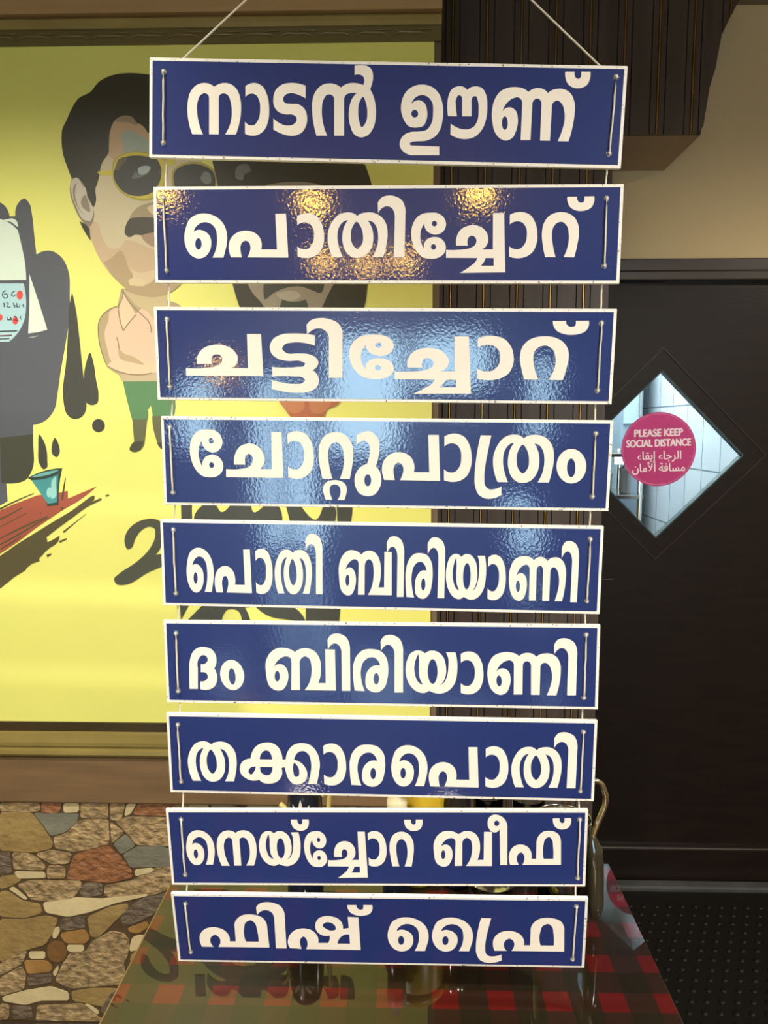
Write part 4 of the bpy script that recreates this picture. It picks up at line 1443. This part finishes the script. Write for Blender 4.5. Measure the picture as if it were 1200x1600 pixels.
# navy pitcher with cream spout and handle
p = on_table(478, 1392)
b = MB()
b.lathe([(.030, 0), (.034, .004), (.035, .02), (.034, .14), (.032, .19), (.027, .212), (.024, .216), (.02, .214), (.001, .213)], seg=40)
o = b.build('table_pitcher', M_navy)
o.location = p
tag(o, 'navy pitcher with cream spout and handle behind the left of the eighth sign', 'pitcher')
b = MB()
hx = onY(513, 1256, p[1] ).x - p[0]
b.tube([(.032, 0, .19), (hx - .001, 0, .196), (hx + .002, 0, .186), (hx, 0, .16), (hx - .002, 0, .12), (hx - .006, 0, .10), (.034, 0, .09)], .0045, 12, sub=5)
b.build('handle', M_pale, o)
b = MB()
zz = onY(443, 1256, p[1]).z - TZ
xx = onY(440, 1256, p[1]).x - p[0]
b.tube([(-.028, -.008, zz - .030), (xx + .012, -.010, zz - .010), (xx + .002, -.012, zz + .003), (xx - .001, -.012, zz + .006)], [.006, .0055, .005, .004], 12, sub=4)
b.build('spout', M_pale, o)
leaf_print(o, .0348, .165, -1.7, 1.0)
leaf_print(o, .0356, .004, -1.5, .6)
# bottle with white neck
p = on_table(620, 1410)
b = MB()
b.lathe([(.022, 0), (.026, .004), (.0265, .02), (.0265, .10), (.022, .128), (.017, .14)], seg=36)
o = b.build('squeeze_bottle', M_navy)
o.location = p
tag(o, 'navy bottle with white leaf print and white neck between the two lowest signs', 'bottle')
b = MB()
b.lathe([(.017, .139), (.017, .175), (.0185, .177), (.0185, .20), (.008, .206), (.006, .225), (.001, .226)], seg=30)
b.build('cap', mat('cap_ivory', rgb(226, 214, 180), .4), o)
leaf_print(o, .0269, .006, -1.75, .9)
leaf_print(o, .0269, .05, -1.6, 1.0)
# yellow round jar behind it
p = on_table(652, 1374)
b = MB()
b.lathe([(.020, 0), (.034, .004), (.048, .05), (.053, .11), (.053, .20), (.048, .215), (.001, .218)], seg=40)
o = b.build('storage_jar', mat('jar_olive_yellow', rgb(190, 160, 40), .35, .5))
o.location = p
tag(o, 'round yellow jar standing behind the white-necked bottle', 'jar')
b = MB()
b.lathe([(.050, .205), (.054, .206), (.054, .225), (.050, .23), (.001, .231)], seg=40, cap0=False)
b.build('lid', M_yel, o)
# dark pepper jar
p = on_table(712, 1380)
b = MB()
b.lathe([(.022, 0), (.025, .004), (.025, .17), (.020, .18), (.020, .20), (.001, .202)], seg=36)
o = b.build('pepper_jar', mat('dark_glass', rgb(30, 26, 26), .12, .5))
o.location = p
tag(o, 'slim dark jar between the yellow jar and the glass tumblers', 'jar')
b = MB()
b.lathe([(.021, .20), (.0215, .202), (.0215, .22), (.019, .222), (.001, .223)], seg=30, cap0=False)
b.build('lid', M_steel, o)
# steel bowl
p = on_table(768, 1404)
b = MB()
b.lathe([(.018, 0), (.020, .003), (.030, .008), (.040, .022), (.044, .040), (.046, .041), (.043, .039), (.038, .021), (.028, .010), (.001, .006)], seg=44)
o = b.build('steel_bowl', M_steel)
o.location = p
tag(o, 'small shiny steel bowl in the gap above the lowest sign', 'bowl')
# glass tumblers
tum = None
for (x, y, lab) in ((760, 1366, 'clear ribbed tumbler standing behind the steel bowl'), (822, 1372, 'clear ribbed tumbler nearest the glass jug')):
    if tum is None:
        b = MB()
        b.lathe([(.024, 0), (.026, .003), (.031, .165), (.0315, .167), (.029, .165), (.0245, .012), (.001, .010)], seg=32)
        tum = b.build('glass_tumbler', M_glass)
        o = tum
    else:
        o = tum.copy()
        COL.objects.link(o)
    o.location = on_table(x, y)
    tag(o, lab, 'tumbler', 'glass tumblers on the table')
# little yellow stemmed cup
p = on_table(861, 1416)
b = MB()
b.lathe([(.010, 0), (.010, .002), (.002, .004), (.0015, .022), (.009, .030), (.012, .042), (.0105, .042), (.006, .032), (.001, .028)], seg=28)
o = b.build('stemmed_cup', M_yel)
o.location = p
tag(o, 'tiny yellow stemmed cup in front of the glass jug', 'cup')
# glass jug with a dark grip and steel loop
p = on_table(876, 1440)
jr = .046
b = MB()
b.lathe([(.040, 0), (jr, .006), (jr, .165), (.044, .185), (.046, .194), (.0475, .195), (.044, .193), (.0415, .184), (jr - .003, .164), (jr - .003, .010), (.001, .008)], seg=44)
jug = b.build('glass_jug', M_glass)
jug.location = p
tag(jug, 'clear glass jug with dark grip and steel handle loop right of the lowest signs', 'jug')


def jl(x, y):
    q = onY(x, y, p[1] - .012)
    return Vector((q.x - p[0], -.012, q.z - p[2]))


b = MB()
b.tube([jl(905, 1228), jl(918, 1221), jl(930, 1220), jl(940, 1226), jl(946, 1242), jl(946, 1256), jl(942, 1268), jl(935, 1284), jl(929, 1300), jl(926, 1313)], [.0036, .0048, .005, .005, .005, .0054, .0056, .0056, .0054, .0045], 14, sub=5)
b.build('handle_loop', mat('handle_brass', (.80, .74, .56, 1), .14, metal=1.0), jug)
b = MB()
b.tube([jl(925, 1306), jl(926, 1316), jl(928, 1328), jl(929, 1345), jl(929, 1380), jl(929, 1412), jl(928, 1426), jl(925, 1436)], [.006, .010, .0145, .0155, .0158, .0160, .012, .004], 22, sub=4)
b.build('grip', mat('grip_dark_olive', rgb(52, 48, 34), .14, .6, coat=.6), jug)
b = MB()
b.lathe([(.0475, .188), (.0485, .189), (.0485, .197), (.0475, .198), (.0470, .193)], seg=44, cap0=False)
b.build('rim_band', M_steel, jug)

# ------------------------------------------------------------------ rubber bubble mat before the door
b = MB()
mx0, mx1, my0, my1 = .47, 2.1, .75, YD - .10
b.bbox(mx0, mx1, my0, my1, 0.001, .010, .003)
ny = int((my1 - my0 - .04) / .044)
nx = int((mx1 - mx0 - .04) / .044)
dome = [(0.010, 0), (.0096, .002), (.0075, .0042), (.0035, .0054)]
for j in range(ny):
    for i in range(nx):
        x = mx0 + .03 + i * .044 + (.022 if j % 2 else 0)
        y = my0 + .03 + j * .044
        b.lathe([(r_, z) for r_, z in dome], (x, y, .0099), 10, 0, cap0=False, cap1=True)
o = b.build('floor_mat', M_mat, fixn=False)
tag(o, 'black rubber bubble mat on the floor before the dark door', 'mat')
